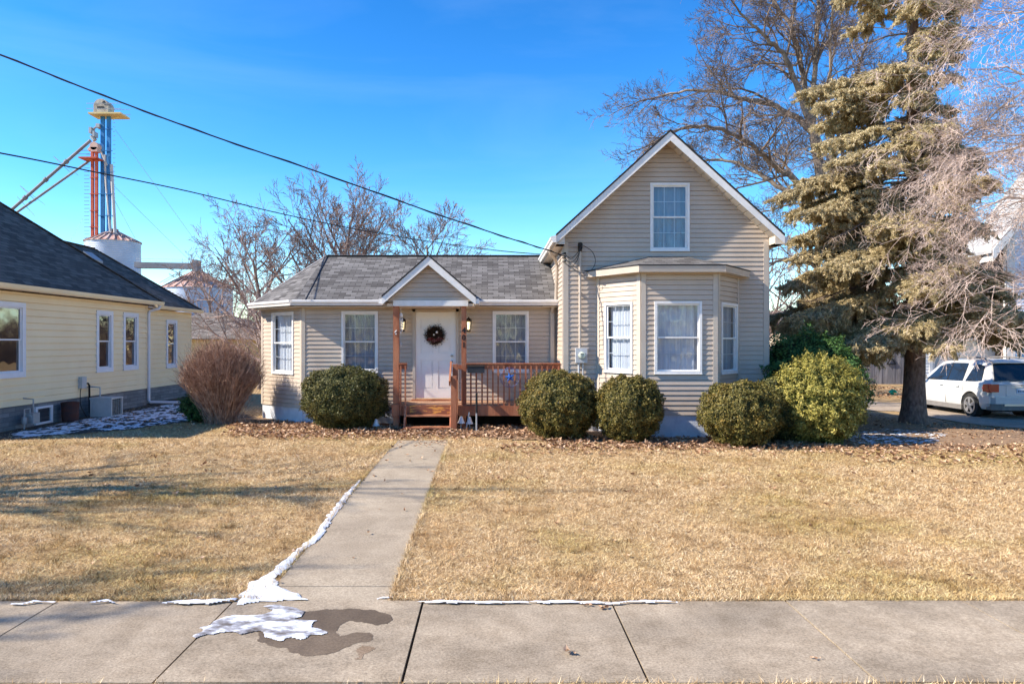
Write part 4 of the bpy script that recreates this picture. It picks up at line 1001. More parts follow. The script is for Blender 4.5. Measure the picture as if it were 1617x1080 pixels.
t = thing('bare_tree', 'tall spreading bare tree rising behind the right side of the gable', 'tree', (14.5, 30, -.3))
tr, tw = MB(), MB()
def L3(pts, Y0, Y1): n = len(pts); return [P(x, y, Y0+(Y1-Y0)*i/(n-1)) for i, (x, y) in enumerate(pts)]
tp = [P(1330,625,30), P(1326,560,30), P(1318,450,30), P(1306,350,30), P(1293,260,30), P(1284,200,30)]
sp_ = smooth_pts(tp, 4); tr.tube(sp_, [.29-.12*i/(len(sp_)-1) for i in range(len(sp_))], 12, cap=False)
limbs = [([(1292,330),(1256,284),(1216,256),(1193,236),(1150,208),(1100,200),(1062,208)], 30, 27, .18, .045),
 ([(1287,215),(1256,185),(1216,165),(1177,157),(1149,148),(1098,142),(1050,150)], 30, 32, .17, .04),
 ([(1281,205),(1256,130),(1236,85),(1216,66),(1196,45),(1165,15)], 30, 28.5, .16, .04),
 ([(1278,195),(1268,120),(1260,80),(1246,38),(1220,0),(1190,-40)], 30, 31.5, .16, .04),
 ([(1283,205),(1287,110),(1291,40),(1298,-40),(1300,-90)], 30, 30, .15, .045),
 ([(1303,330),(1312,240),(1309,150),(1312,70),(1318,-20)], 30, 28, .13, .04),
 ([(1301,350),(1262,312),(1216,287),(1177,262),(1137,252),(1090,262)], 30, 32.5, .15, .035),
 ([(1318,450),(1280,418),(1240,410),(1200,415),(1150,400)], 30, 29, .10, .03),
 ([(1300,320),(1350,240),(1400,180),(1450,110),(1480,20)], 30, 31, .15, .04),
 ([(1308,360),(1370,300),(1440,260),(1500,230),(1560,190)], 30, 28, .13, .04),
 ([(1318,440),(1370,400),(1430,370),(1490,350)], 30, 32, .10, .03),
 ([(1296,280),(1340,190),(1360,100),(1390,0)], 30, 33, .14, .04)]
for pts, ya, yb, ra, rb in limbs:
    poly_limb(tr, tw, r, L3(pts, ya, yb), ra*.82, rb, 4, 2.9, [6,8,8,5], .02, .17, .0075, kids=13, start=.15)
tr.build('trunk', m_barkG, t, uv=False); tw.build('crown', m_twig, t, uv=False)
def simple_tree(name, label, base, Ht, spread, seed, mt, group, lean=(0,0), lev=4, nlimb=9, cl=.16, minr=.012, r0=.22, nch=(6,6,5,4), up=.07, L0=None, fork=.25, els=(.5,.9), wob=.11):
    r = random.Random(seed); t = thing(name, label, 'tree', base, group); b = Vector(base); tr, tw = MB(), MB()
    top = b+Vector((lean[0], lean[1], Ht*.72)); k = 6
    pts = [b.lerp(top, i/k)+Vector((r.gauss(0,.08), r.gauss(0,.08), 0)) for i in range(k+1)]; pts[0] = b-Vector((0,0,.2))
    rs = [r0*(1-.72*i/k) for i in range(k+1)]; tr.tube(pts, rs, 9, cap=False)
    for i in range(nlimb):
        s = fork+(1-fork)*(i+r.random()*.6)/nlimb; j = min(int(s*k), k-1); p = pts[j].lerp(pts[j+1], s*k-j)
        a = i*2.4+r.uniform(-.4,.4); el = r.uniform(*els)+.35*s; d = Vector((math.cos(a)*math.cos(el), math.sin(a)*math.cos(el), math.sin(el)))
        grow(tw, r, p, d, (L0 or spread)*(1.15-.5*s)*r.uniform(.85,1.1), rs[j]*.55, 1, lev, .55, nch, up, wob, minr, first=.2)
    tr.build('trunk', m_bark, t, uv=False); tw.build('crown', mt, t, uv=False); return t
GB = 'bare trees beyond the low roof'
simple_tree('bare_tree', 'broad bare tree standing behind the left end of the low roof', (-7.2,35,0), 9.3, 4.9, 21, m_twigF, GB, wob=.055, els=(.4,.95), lev=4, nlimb=22, r0=.2, nch=(9,9,8,5), cl=.1, minr=.012, fork=.12, up=.05)
simple_tree('bare_tree', 'bare tree behind the right half of the low roof', (-3.2,38,0), 9.7, 3.7, 24, m_twigF, GB, wob=.055, els=(.35,.8), lev=4, nlimb=14, r0=.16, nch=(9,9,7,5), minr=.012, fork=.2, up=.05)
simple_tree('bare_tree', 'low leaning bare tree left of the low roof in front of the grain bin', (-9.9,33,0), 7.8, 4.3, 23, m_twigF, GB, wob=.055, els=(.2,.7), lean=(-.9,0), lev=4, nlimb=18, r0=.18, up=.03, fork=.08, nch=(9,9,7,5), minr=.011)
simple_tree('bare_tree', 'small dense reddish bare tree just left of the cottage corner', (-9.6,30,0), 4.2, 2.6, 26, m_twigP, GB, lean=(.5,0), lev=4, nlimb=14, r0=.08, fork=.1, nch=(7,7,6,4), minr=.007)
simple_tree('bare_tree', 'brownish bare tree just behind the right side of the gabled wing', (8.0,25.5,-.2), 7.4, 3.0, 29, m_twigF, None, lev=4, nlimb=12, r0=.16, nch=(7,6,5,4), minr=.012, fork=.2, els=(.3,.7))
# off frame tree whose branches shade the lawn and sidewalk at left
simple_tree('bare_tree', 'bare street tree shading the left lawn from just outside the view', (-17.5,7.6,-.1), 13.5, 5.4, 27, m_twig, None, lev=3, nlimb=14, r0=.3, nch=(7,6,5), minr=.02)
simple_tree('bare_tree', 'bare street tree shading the sidewalk from outside the view', (-17.0,2.9,-.1), 12.5, 4.6, 28, m_twig, None, lev=3, nlimb=13, r0=.25, nch=(7,6,5), minr=.02)
# twiggy tree reaching in from the right
r = random.Random(31); t = thing('bare_tree', 'fine pinkish twiggy tree reaching in from the right edge in front of the spruce', 'tree', (11.9,12.6,-.1)); tr, tw = MB(), MB()
bs = Vector((12.6,13.2,-.2)); tr.tube([bs, bs+Vector((.1,.1,2.6)), bs+Vector((.05,.2,6)), bs+Vector((-.2,.3,9.5))], [.17,.14,.10,.05], 10, cap=False)
for (x0,y0,x1,y1,ya,yb) in ((1700,475,1560,457,13.2,14.2),(1740,300,1540,330,13.3,14.4),(1740,250,1570,215,13.3,13.0),(1740,160,1560,110,13.3,14.0),(1740,60,1590,20,13.4,13.4),(1740,340,1580,300,13.2,15.2),(1740,-30,1600,-60,13.2,15),(1740,200,1540,250,13.2,15.3)):
    q0, q1 = P(x0,y0,ya), P(x1,y1,yb); q0 = Vector((12.65, 13.35, q0.z))
    poly_limb(tw, tw, r, [q0, q0.lerp(q1,.4)+Vector((0,0,.12)), q0.lerp(q1,.75)+Vector((0,0,.1)), q1], .045, .009, 4, 2.1, [7,6,6,4], -.008, .085, .0042, kids=12, start=.15)
tr.build('trunk', m_bark, t, uv=False); tw.build('crown', m_twigP, t, uv=False)
# ------------------------------------------------------------ spruce
def spruce(loc, Ht, seed):
    r = random.Random(seed); q = np.random.default_rng(seed); t = thing('spruce_tree', 'tall old spruce with a bare lower trunk and sparse golden green boughs beside the driveway', 'tree', loc)
    m = MB(); nz = 26; pts = []; rs = []
    for i in range(nz+1):
        z = -.15+Ht*i/nz; pts.append(Vector((.05*math.sin(z*.5), .04*math.cos(z*.4), z))); f = max(0, z)/Ht
        rs.append(.235*(1-f)**.75+.02+.13*math.exp(-max(0,z)*3.2))
    m.tube(pts, rs, 22); 
    for i, v in enumerate(m.v):
        k = .018*noise.noise((v[0]*9, v[1]*9, v[2]*2.2)); l = math.hypot(v[0], v[1])+1e-6; m.v[i] = (v[0]*(1+k/l), v[1]*(1+k/l), v[2])
    m.build('trunk', m_sbark, t, local=True, smooth=True)
    br = MB(); cen = []; axs = []
    def spray(a, b, dens):
        d = b-a; L = d.length; n = max(1, int(L*dens)); d.normalize()
        for k in range(n):
            s = r.random(); p = a.lerp(b, s); cen.append((p.x+r.gauss(0,.022), p.y+r.gauss(0,.022), p.z+r.gauss(0,.018)-.006)); axs.append((d.x+r.gauss(0,.55), d.y+r.gauss(0,.55), d.z+r.gauss(0,.5)-.1))
    def bough(z, az, L, droop, dead, dens=260):
        d = Vector((math.cos(az), math.sin(az), 0)); p = Vector((0,0,z)); N = 12; P_ = [p.copy()]
        sl = r.uniform(.0, .25)
        for i in range(N):
            s = (i+1)/N; dz = sl*(1-s*1.6)-droop*math.sin(s*2.6)*1.0+(.5*max(0, s-.72))
            d2 = Vector((d.x, d.y, dz)).normalized(); p = p+d2*L/N; p += Vector((r.gauss(0,.012), r.gauss(0,.012), r.gauss(0,.012))); P_.append(p.copy())
        br.tube(P_, [.036*(1-i/N*.85)*(L/3)**.6 for i in range(N+1)], 5, cap=False)
        side = Vector((-d.y, d.x, 0))
        for k in range(int(L*14)):
            s = .18+.82*(k+r.random())/(L*14); i = min(int(s*N), N-1); q0 = P_[i].lerp(P_[i+1], s*N-i)
            sg = 1 if k % 2 else -1; ll = L*.30*(1.15-s)*r.uniform(.6,1.2)+.10
            dd = (d*r.uniform(.5,.9)+side*sg*r.uniform(.5,1)+Vector((0,0,-r.uniform(.1,.75)))).normalized(); q1 = q0+dd*ll+Vector((0,0,-.10*ll)); 
            br.tube([q0, q0.lerp(q1,.5)+Vector((0,0,.02)), q1], [.007,.005,.003], 3, cap=False)
            if not dead:
                if s > .30: spray(q0.lerp(q1,.05), q1, dens)
                for j in range(int(ll*9)+1):
                    s2 = r.uniform(.25,1); a = q0.lerp(q1, s2); b = a+(dd*.6+perp(dd, r)*.8+Vector((0,0,-.35)))*r.uniform(.10,.24); br.tube([a,b],[.004,.002],3,cap=False); spray(a, b, dens)
            elif r.random() < .8:
                for j in range(3):
                    a = q0.lerp(q1, r.random()); b = a+(perp(dd, r)+dd)*r.uniform(.08,.25); br.tube([a,b],[.0035,.002],3,cap=False)
        if not dead: spray(P_[4], P_[-1], dens)
    def env(z, right):
        # radius of the crown by height, read off the photo for the left and right sides
        L_ = [(2.1,3.8),(3.0,3.9),(4.2,3.3),(5.6,3.1),(6.8,3.4),(7.8,2.7),(9.2,2.4),(10.5,2.3),(12.5,1.6),(14.5,.9)]
        R_ = [(2.1,2.4),(3.2,2.5),(4.4,1.6),(6.0,1.6),(7.5,1.7),(9.0,1.8),(10.4,1.7),(12.5,1.3),(14.5,.8)]
        T_ = R_ if right else L_
        for (a, b), (c, d) in zip(T_[:-1], T_[1:]):
            if z <= c: return b+(d-b)*max(0, (z-a))/(c-a)
        return .4
    z = 2.15
    while z < Ht-.4:
        n = 3 if z > 5 else 4
        for k in range(n):
            az = r.random()*2*math.pi; right = math.cos(az) > .1
            L = env(z, right)*r.uniform(.72,1.08)
            if z < 2.9 and right: continue
            if abs(math.sin(az)) > .75: L *= .85
            deadp = .18 if z > 3.5 else .08
            if right and 3.7 < z < 6.6: deadp = .5
            if not right and (8.1 < z < 9.0 or 4.7 < z < 5.3): deadp = .35
            bough(z+r.uniform(-.08,.08), az, L, r.uniform(.25,.5) if z < 8 else r.uniform(.12,.35), r.random() < deadp)
        z += .21 if z < 5 else (.23 if z < 8.6 else .33)
    for az, zz, L in ((math.pi*1.02, 2.75, 3.9), (math.pi*.94, 2.45, 3.6), (math.pi*1.12, 2.5, 3.7), (math.pi*1.2, 2.9, 3.2), (-.15, 3.1, 2.7), (-.6, 3.2, 2.4), (.2, 3.0, 2.4), (-1.2, 3.1, 2.3), (-.1, 3.3, 3.1), (.12, 2.85, 2.9), (-.45, 3.0, 3.0), (.0, 3.9, 2.6), (math.pi*1.05, 5.0, 3.3), (math.pi*.97, 5.5, 3.1), (math.pi*1.1, 6.0, 3.4), (math.pi*1.0, 6.6, 3.5), (math.pi*1.15, 6.9, 3.1), (math.pi*.92, 6.2, 3.0), (math.pi*1.03, 4.3, 3.4), (math.pi*1.18, 4.6, 3.2), (math.pi*1.25, 5.4, 2.8), (math.pi*1.05, 7.6, 2.7), (math.pi*.95, 8.2, 2.4), (-2.0, 2.9, 2.4), (math.pi*1.06, 3.3, 3.7), (-2.4, 2.6, 2.8), (math.pi*1.0, 2.1, 3.6), (.0, 2.9, 2.5), (-.35, 3.4, 2.9), (-.9, 3.2, 2.2)):
        bough(zz, az, L, .42, False, 230)
    br.build('branches', m_bark, t, local=True, uv=False)
    c = np.array(cen); a = np.array(axs); n = len(c); a /= np.linalg.norm(a, axis=1, keepdims=True)
    v = np.cross(a, q.normal(size=(n,3))); v /= np.linalg.norm(v, axis=1, keepdims=True); s = (.034+.040*q.random(n))[:,None]
    tr_ = np.stack([c-a*s*.6-v*s*.20, c-a*s*.6+v*s*.20, c+a*s], 1)
    soup('needles', tr_, np.clip(q.normal(.5,.22,n),0,1), m_needle, t); print('needles', n)
m_sbark = mat('spruce_bark', (.10,.065,.05), (.27,.19,.155), 16, .95, 1.0, 30, stretch=(1,1,.45), detail=8)
m_needle = mat_attr('spruce_needles', [(.20,.17,.085),(.42,.35,.19),(.62,.51,.30),(.78,.66,.45)], .7, transl=.32)
spruce((10.52,18.1,-.12), 15.0, 4)
# ------------------------------------------------------------ cream neighbour house on the left
N1 = thing('neighbour_house', 'cream sided house with dark hip roof along the left edge', 'house', (-12.5, 18, 0))
NX, NX2 = -10.57, -10.87; nb, ne = .53, 3.06
Wn = Wall((NX, 14.3), (NX, 22.4)); Wn2 = Wall((NX2, 22.4), (NX2, 26.4))
def nh(W, x0, x1, yt, yb):
    u0, u1 = W.upx(x0), W.upx(x1); return (u0, u1, W.zpx(u1, yt), W.zpx(u1, yb))
k1 = (1.15, 2.2, 1.17, 2.83)
def nwin(W, x0, x1): return (W.upx(x0), W.upx(x1), 1.14, 2.80)
k2 = nwin(Wn, 151, 177); k3 = nwin(Wn, 193.5, 217); k4 = (Wn2.upx(261.5), Wn2.upx(278.5), 1.08, 2.70)
m = MB(); Wn.lap(m, nb, ne, [k1, k2, k3], h=.155, dep=.022, gr=.017); m.build('wall', m_sideY, N1)
m = MB(); Wn2.lap(m, nb-.04, ne-.06, [k4], h=.155, dep=.022, gr=.017); m.build('wall', m_sideY, N1)
m = MB(); Wall((NX2,26.4),(-16.0,26.4)).lap(m, nb, ne-.06, h=.155, dep=.022, gr=.017); m.build('wall', m_sideY, N1); m = MB(); Wall((-19.5,14.3),(NX,14.3)).lap(m, nb, ne, h=.155, dep=.022, gr=.017); m.build('wall', m_sideY, N1)
m_nw = mat('bluish_white_trim', (.74,.75,.80), (.68,.69,.74), 5, .5)
for W, k in ((Wn,k1),(Wn,k2),(Wn,k3),(Wn2,k4)):
    f = window(W, N1, *k, fr=.11, grid=False, curt=None, fm=m_nw, glass=m_glassD, proud=.04)
m = MB(); Wn.box(m, 0, Wn.L, -.25, -.012, -.4, nb-.003); m.build('foundation', m_block, N1)
m = MB(); Wn2.box(m, 0, Wn2.L, -.25, -.012, -.4, nb-.043); m.box(-16,NX2-.012,26.15,26.39,-.4,nb-.045); m.build('foundation', m_block, N1)
m = MB(); Wn.box(m, 8.0, 8.09, 0, .02, nb, ne); Wn2.box(m, 3.93, 4.01, 0, .02, nb-.04, ne-.06); m.build('corner_board', m_sideY, N1)
k = 2.99*1.55
c0 = (-10.27, 22.75, 3.20)
def hipz(d): return 3.20+.83*d
W_ = 4.35
m = MB(); ap1 = (-10.27-W_, 22.75-W_, hipz(W_)); ap0 = (-10.27-W_, 14.0+W_, hipz(W_))
slab(m, [(-10.27,14.0,3.2),(-10.27,22.75,3.2),ap1,ap0], .06); m.build('roof', m_shingD, N1)
m = MB(); slab(m, [(-10.27,22.75,3.2),(-10.27-2*W_,22.75,3.2),ap1], .06); slab(m, [(-10.27-2*W_,22.75,3.2),(-10.27-2*W_,14.0,3.2),ap0,ap1], .06); slab(m, [(-10.27-2*W_,14.0,3.2),(-10.27,14.0,3.2),ap0], .06); m.build('roof', m_shingD, N1)
m = MB(); W2 = 2.56
c1 = (-10.6, 26.65, 3.12); rp = (-10.6-W2, 26.65-W2, 3.12+.75*W2); rq = (-10.6-W2, 18, 3.12+.75*W2)
slab(m, [(-10.6,18,3.12),(-10.6,26.65,3.12),rp,rq], .05); slab(m, [(-10.6,26.65,3.12),(-10.6-2*W2,26.65,3.12),rp], .05); slab(m, [(-10.6-2*W2,26.65,3.12),(-10.6-2*W2,18,3.12),rq,rp], .05); m.build('roof', m_shingD, N1)
m = MB(); m.beam((-10.27,22.75,3.21), (ap1[0],ap1[1],ap1[2]+.012), .16, .02); m.beam((-10.6,26.65,3.13),(rp[0],rp[1],rp[2]+.012),.14,.02); m.beam((rp[0],rp[1],rp[2]+.012),(rq[0],rq[1],rq[2]+.012),.14,.02); m.build('ridge_cap', m_shingD, N1)
m = MB(); m.box(-10.56,-10.29,14.0,22.7,3.10,3.13); m.box(-10.86,-10.62,22.45,26.6,3.03,3.055); m.build('soffit', m_nw, N1)
m = MB(); m.prism([(-10.27,14,3.08),(-10.19,14,3.08),(-10.165,14,3.13),(-10.155,14,3.19),(-10.27,14,3.19)], (0,8.7,0)); m.build('gutter', m_sideY, N1)
m = MB(); m.prism([(-10.60,22.9,3.00),(-10.53,22.9,3.00),(-10.50,22.9,3.05),(-10.49,22.9,3.105),(-10.60,22.9,3.105)], (0,3.75,0)); m.build('gutter', m_sideY, N1)
m = MB(); m.tube([(-10.22,22.5,3.08),(-10.25,22.5,2.98),(-10.50,22.42,2.90),(-10.52,22.40,2.8),(-10.52,22.40,.18),(-10.46,22.38,.10),(-9.2,22.9,.045)], .045, 8); m.build('downspout', m_nw, N1)
m = MB(); p = Vector((-12.15, 17.4, hipz(1.88))); m.tube([p-Vector((0,0,.1)), p+Vector((0,0,.42))], .07, 10); m.lathe(p, [(.16,-.1),(.1,.06),(.08,.07)], 12); m.build('vent_pipe', m_white, N1)
m = MB(); pz = 3.12+.75*1.9; m.prism([(-12.65,22.6,3.12+.75*2.05+.04),(-12.3,22.6,3.12+.75*1.70+.04),(-12.3,23.1,3.12+.75*1.70+.04),(-12.65,23.1,3.12+.75*2.05+.04)], (0,0,.08)); m.build('roof_vent', m_grey, N1, bevel=.01)
# basement window + utilities
def onw(x, y, off=0.0):
    Y = -(NX+off)*F/(CX-x)*1.0; return Y, CZ-(y-CY)/F*Y
Y0, _ = onw(55, 640); Y1, _ = onw(82, 640)
m = MB()
zb0, zb1 = .02, .44
for (a, b, c, d) in ((Y0,Y1,zb1-.05,zb1),(Y0,Y1,zb0,zb0+.05),(Y0,Y0+.06,zb0+.05,zb1-.05),(Y1-.07,Y1,zb0+.05,zb1-.05)): m.box(NX-.02, NX+.03, a, b, c, d)
bwn = m.build('basement_window', m_nw, N1)
m = MB(); m.poly([(NX+.0,Y0+.05,zb0+.04),(NX+.0,Y1-.06,zb0+.04),(NX+.0,Y1-.06,zb1-.04),(NX+.0,Y0+.05,zb1-.04)]); m.build('pane', m_glassD, bwn)
ym, zm_ = onw(50, 645, .25)
t = thing('gas_meter', 'grey gas meter with bent pipes against the block foundation left of the basement window', 'meter', (NX+.25, ym, 0))
m = MB(); m.box(NX+.14,NX+.36,ym-.12,ym+.12,.12,.36); m.tube([(NX+.25,ym-.13,.24),(NX+.25,ym+.13,.24)],.11,14); m.build('body', m_grey, t, bevel=.03)
m = MB(); m.tube([(NX+.25,ym+.06,.35),(NX+.25,ym+.06,.66),(NX+.02,ym+.06,.68)],.018,7); m.tube([(NX+.25,ym-.07,.35),(NX+.25,ym-.07,.46),(NX+.25,ym-.26,.46),(NX+.25,ym-.26,-.05)],.018,7); m.lathe((NX+.25,ym-.26,.2),[(.0,.1),(.05,.08),(.06,.0),(.05,-.06),(0,-.07)],10); m.build('pipe', m_grey, t, smooth=True)
yb, zb = onw(126, 603)
t = thing('cable_box', 'small grey utility box with black conduit on the cream siding', 'utility box', (NX+.05, yb, zb))
m = MB(); m.box(NX+.015,NX+.12,yb-.10,yb+.10,zb-.16,zb+.13); m.build('box', m_lgrey, t, bevel=.008)
m = MB(); m.tube([(NX+.08,yb+.10,zb-.05),(NX+.08,yb+.24,zb-.05),(NX+.09,yb+.28,zb-.10),(NX+.10,yb+.28,.12),(NX+.12,yb+.30,.06),(NX+.12,yb+1.0,.05)],.025,7); m.build('conduit', m_black, t, smooth=True)
m = MB(); m.tube(smooth_pts([Vector((NX+.06,yb-.05,zb-.16)),Vector((NX+.08,yb-.12,.6)),Vector((NX+.09,yb-.10,.3)),Vector((NX+.18,yb-.0,.02))],5),.010,5); m.build('wire', m_wire, t)
yr, _ = onw(111, 640, .3)
t = thing('rusty_barrel', 'rusty brown leaning drum against the grey foundation', 'barrel', (NX+.3, yr, 0))
m = MB(); m.lathe((0,0,0), [(0,0),(.17,0),(.19,.15),(.195,.17),(.19,.19),(.20,.44),(.215,.46),(.20,.48),(.18,.46),(.17,.05),(0,.04)], 18)
q_ = Matrix.Rotation(R(-10), 4, 'X') @ Matrix.Rotation(R(-6), 4, 'Y'); m.v = [tuple(q_ @ Vector(v)) for v in m.v]; m.build('drum', m_rust, t, local=True, smooth=True)
ya, yb2 = onw(162, 640, .75)[0], onw(200, 640, .75)[0]
t = thing('air_conditioner', 'squat grey air conditioner unit with dark slatted side beside the cream house', 'air conditioner', (NX+.55, (ya+yb2)/2, 0))
a0_, a1_ = NX+.25, NX+.80; c0_, c1_ = (ya+yb2)/2-.28, (ya+yb2)/2+.30
m = MB(); m.box(a0_,a1_,c0_,c1_,.0,.05); m.box(a0_-.01,a1_+.01,c0_-.01,c1_+.01,.47,.51); m.box(a0_,a0_+.06,c0_,c1_,.052,.468)
for (x, y) in ((a0_+.08,c0_),(a1_-.05,c0_),(a0_+.08,c1_-.05),(a1_-.05,c1_-.05)): m.box(x,x+.05,y,y+.05,.052,.468)
m.box(a0_+.065,a1_-.052,c0_+.003,c0_+.03,.052,.467); m.build('casing', m_lgrey, t, bevel=.004)
m = MB(); m.box(a0_+.09,a1_-.03,c0_+.06,c1_-.03,.055,.465); m.build('coil', m_black, t)
m = MB()
for k_ in range(11): z = .08+k_*.034; m.box(a1_-.016,a1_-.004,c0_+.05,c1_-.05,z,z+.006)
for k_ in range(5): y = c0_+.09+k_*.095; m.box(a1_-.014,a1_-.001,y,y+.008,.055,.465)
m.build('grille', m_grey, t)
m = MB(); m.tube([(a0_+.1,c0_+.3,.50),(a0_+.1,c0_+.3,.76),(a0_-.1,c0_+.3,.78),(NX,c0_+.3,.78)],.02,7); m.build('pipe', m_lgrey, t)
m = MB(); m.ball((-9.15,22.75,.06),.22,.2,.12); tag(m.build('clay_clump', m_dirt), 'dark lump of soil at the mouth of the downspout extension', 'soil clump')
# ------------------------------------------------------------ small shed + grain bins
t = thing('yellow_garage', 'pale yellow garage with brown shingle roof seen between the two houses', 'garage', (-17.5,38,0))
W = Wall((-17.6,38),(-10.5,38)); m = MB(); W.lap(m, 0, 2.15, h=.12); Wall((-10.5,38),(-10.5,44)).lap(m,0,2.15,h=.12); Wall((-17.6,44),(-17.6,38)).lap(m,0,2.15,h=.12); m.build('wall', mat('yellow_siding', (.62,.47,.24), (.70,.54,.28), 1, .6), t)
m = MB(); slab(m, [(-17.9,37.6,2.15),(-13.7,37.6,2.12),(-15.2,41,3.6),(-16.4,41,3.6)]); slab(m, [(-17.9,37.6,2.15),(-16.4,41,3.6),(-17.9,44.4,2.15)]); slab(m, [(-13.7,37.6,2.12),(-10.2,37.6,2.12),(-10.2,44.4,2.12),(-15.2,41,3.6)]); m.build('roof', m_shingB, t)
def corr(name, a, b, sc):
    m, tt, bs = nt(name); bs.inputs['Roughness'].default_value = .45; bs.inputs['Metallic'].default_value = .25; L = tt.links.new
    tc = tt.nodes.new('ShaderNodeTexCoord'); wv = tt.nodes.new('ShaderNodeTexWave'); wv.bands_direction = 'Z'; wv.inputs['Scale'].default_value = sc; wv.inputs['Distortion'].default_value = 0
    bp = tt.nodes.new('ShaderNodeBump'); bp.inputs['Strength'].default_value = .5; bp.inputs['Distance'].default_value = .05
    n = tt.nodes.new('ShaderNodeTexNoise'); n.inputs['Scale'].default_value = .5; n.inputs['Detail'].default_value = 7
    r_ = tt.nodes.new('ShaderNodeValToRGB'); r_.color_ramp.elements[0].position = .35; r_.color_ramp.elements[1].position = .65; r_.color_ramp.elements[0].color = rgb(a); r_.color_ramp.elements[1].color = rgb(b)
    L(tc.outputs['Object'], wv.inputs['Vector']); L(wv.outputs[0], bp.inputs['Height']); L(bp.outputs[0], bs.inputs['Normal']); L(tc.outputs['Object'], n.inputs['Vector']); L(n.outputs[0], r_.inputs[0]); L(r_.outputs[0], bs.inputs['Base Color']); return m
m_sp = mat('spout_steel', (.13,.14,.17), (.20,.21,.24), .6, .7)
m_bin = corr('galvanised_bin', (.34,.40,.50), (.46,.52,.62), 1.2)
m_binr = mat('rusty_bin_roof', (.30,.13,.09), (.62,.46,.42), .8, .6, lo=.38, hi=.6)
def bin_(x, Y, Rr, ze, za, lab, ladder):
    t = thing('grain_bin', lab, 'grain bin', (x, Y, 0), 'steel grain bins'); 
    m = MB(); m.lathe((x,Y,0), [(Rr,-.3),(Rr,ze)], 48); m.build('wall', m_bin, t, smooth=True)
    m = MB(); m.lathe((x,Y,0), [(Rr+.15,ze-.05),(.7,za-.25),(.7,za+.15),(0,za+.2)], 24); RF = m.build('roof', m_binr, t)
    m = MB()
    for k_ in range(24):
        a = 2*math.pi*k_/24; m.beam((x+(Rr+.1)*math.cos(a),Y+(Rr+.1)*math.sin(a),ze+.05),(x+.7*math.cos(a),Y+.7*math.sin(a),za-.15),.16,.12)
    m.build('roof_rib', m_rib, t)
    m = MB(); a = R(215)
    if ladder:
        for s in (-.25,.25): m.beam((x+(Rr)*math.cos(a)+s,Y+(Rr)*math.sin(a),ze+.6),(x+.7*math.cos(a)+s,Y+.7*math.sin(a),za+.6),.06,.06)
        for k_ in range(9):
            f = k_/8; px_ = x+(Rr*(1-f)+.7*f)*math.cos(a); py_ = Y+(Rr*(1-f)+.7*f)*math.sin(a); zz = ze*(1-f)+za*f
            for s in (-.3,.3): m.beam((px_+s,py_,zz),(px_+s,py_,zz+.9),.05,.05)
        m.build('ladder', m_grey, t)
    return t
m_rib = mat('rusty_rib', (.55,.45,.42), (.40,.22,.16), 1, .6)
sB_ = 100/F
bin_((178.5-CX)*sB_, 100, 3.5, CZ+157*sB_, CZ+176*sB_, 'farther grain bin with rusty cone roof at the foot of the elevator tower', False)
bin_((312-CX)*sB_, 100, 4.6, CZ+84*sB_, CZ+113*sB_, 'nearer pale grain bin with rusty ribbed roof beside the cream house', True)
def PP(x, y, Y=97): return P(x, y, Y)
t = thing('catwalk_conveyor', 'grey catwalk conveyor bridging the two grain bins', 'conveyor', PP(265, 420))
m = MB(); m.beam(PP(215,419),PP(306,420.5),1.1,.75); m.build('truss', m_sp, t)
m = MB()
for k_ in range(12):
    x = 217+k_*8; m.beam(PP(x,417),PP(x,408),.05,.05)
m.beam(PP(215,408.5),PP(311,410.5),.06,.06); m.beam(PP(215,412.5),PP(311,414),.05,.05); m.build('guard_rail', m_lgrey, t)
m = MB(); a, b = PP(306,411), PP(314,429); m.box(a.x,b.x,96.4,97.8,b.z,a.z); m.beam(PP(311,429),PP(312,436),.5,.5); m.beam(PP(222,424),PP(222,440),.15,.15); m.build('head_box', m_sp, t, bevel=.05)
# elevator legs
m_bl = mat('blue_paint', (.012,.12,.34), (.03,.20,.46), 1, .5); m_rd = mat('faded_red_paint', (.42,.06,.03), (.55,.14,.08), 1, .6); m_yl = mat('faded_yellow_paint', (.55,.42,.16), (.62,.52,.30), 1, .6); m_cr = mat('cream_paint', (.52,.48,.40), (.24,.20,.16), 1.4, .6)
TB = 99
def TP(x, y, Y=TB): return P(x, y, Y)
t = thing('elevator_tower', 'tall blue twin tube grain elevator with a round head and yellow platform', 'grain elevator', (TP(170,540).x, TB, 0))
m = MB()
for (xa, xb) in ((159.5,166.5),(169,176)):
    a, b = TP(xa,395), TP(xb,183); m.box(a.x,b.x-.1,TB-.15,TB+.15,0,b.z)
for y in range(205,390,34):
    a = TP(157,y); b = TP(179,y); m.box(a.x,b.x,TB-.22,TB-.17,a.z-.05,a.z+.05)
m.build('tube', m_bl, t)
m = MB(); c_ = TP(163,171); 
a, b = TP(153,182), TP(176,176); m.box(a.x,b.x,TB-.9,TB+.9,a.z,b.z); m.tube([(c_.x+.1,TB-.8,c_.z),(c_.x+.1,TB+.8,c_.z)],1.02,20); m.build('head', m_cr, t)
m = MB(); m.box(c_.x-.35,c_.x+.55,TB-.87,TB-.81,c_.z-.5,c_.z-.05); m.ball((c_.x+.5,TB-.85,c_.z+.5),.22,.05,.22); m.build('opening', m_black, t)
m = MB(); a, b = TP(147,184.5), TP(198,182); m.box(a.x,b.x,TB-1.3,TB+1.3,a.z,b.z); m.beam(TP(150,184),TP(160,189),.15,.15); m.beam(TP(190,184),TP(178,189),.15,.15); m.build('platform', m_yl, t)
m = MB(); a, b = TP(145,168.5), TP(198.5,168.5)
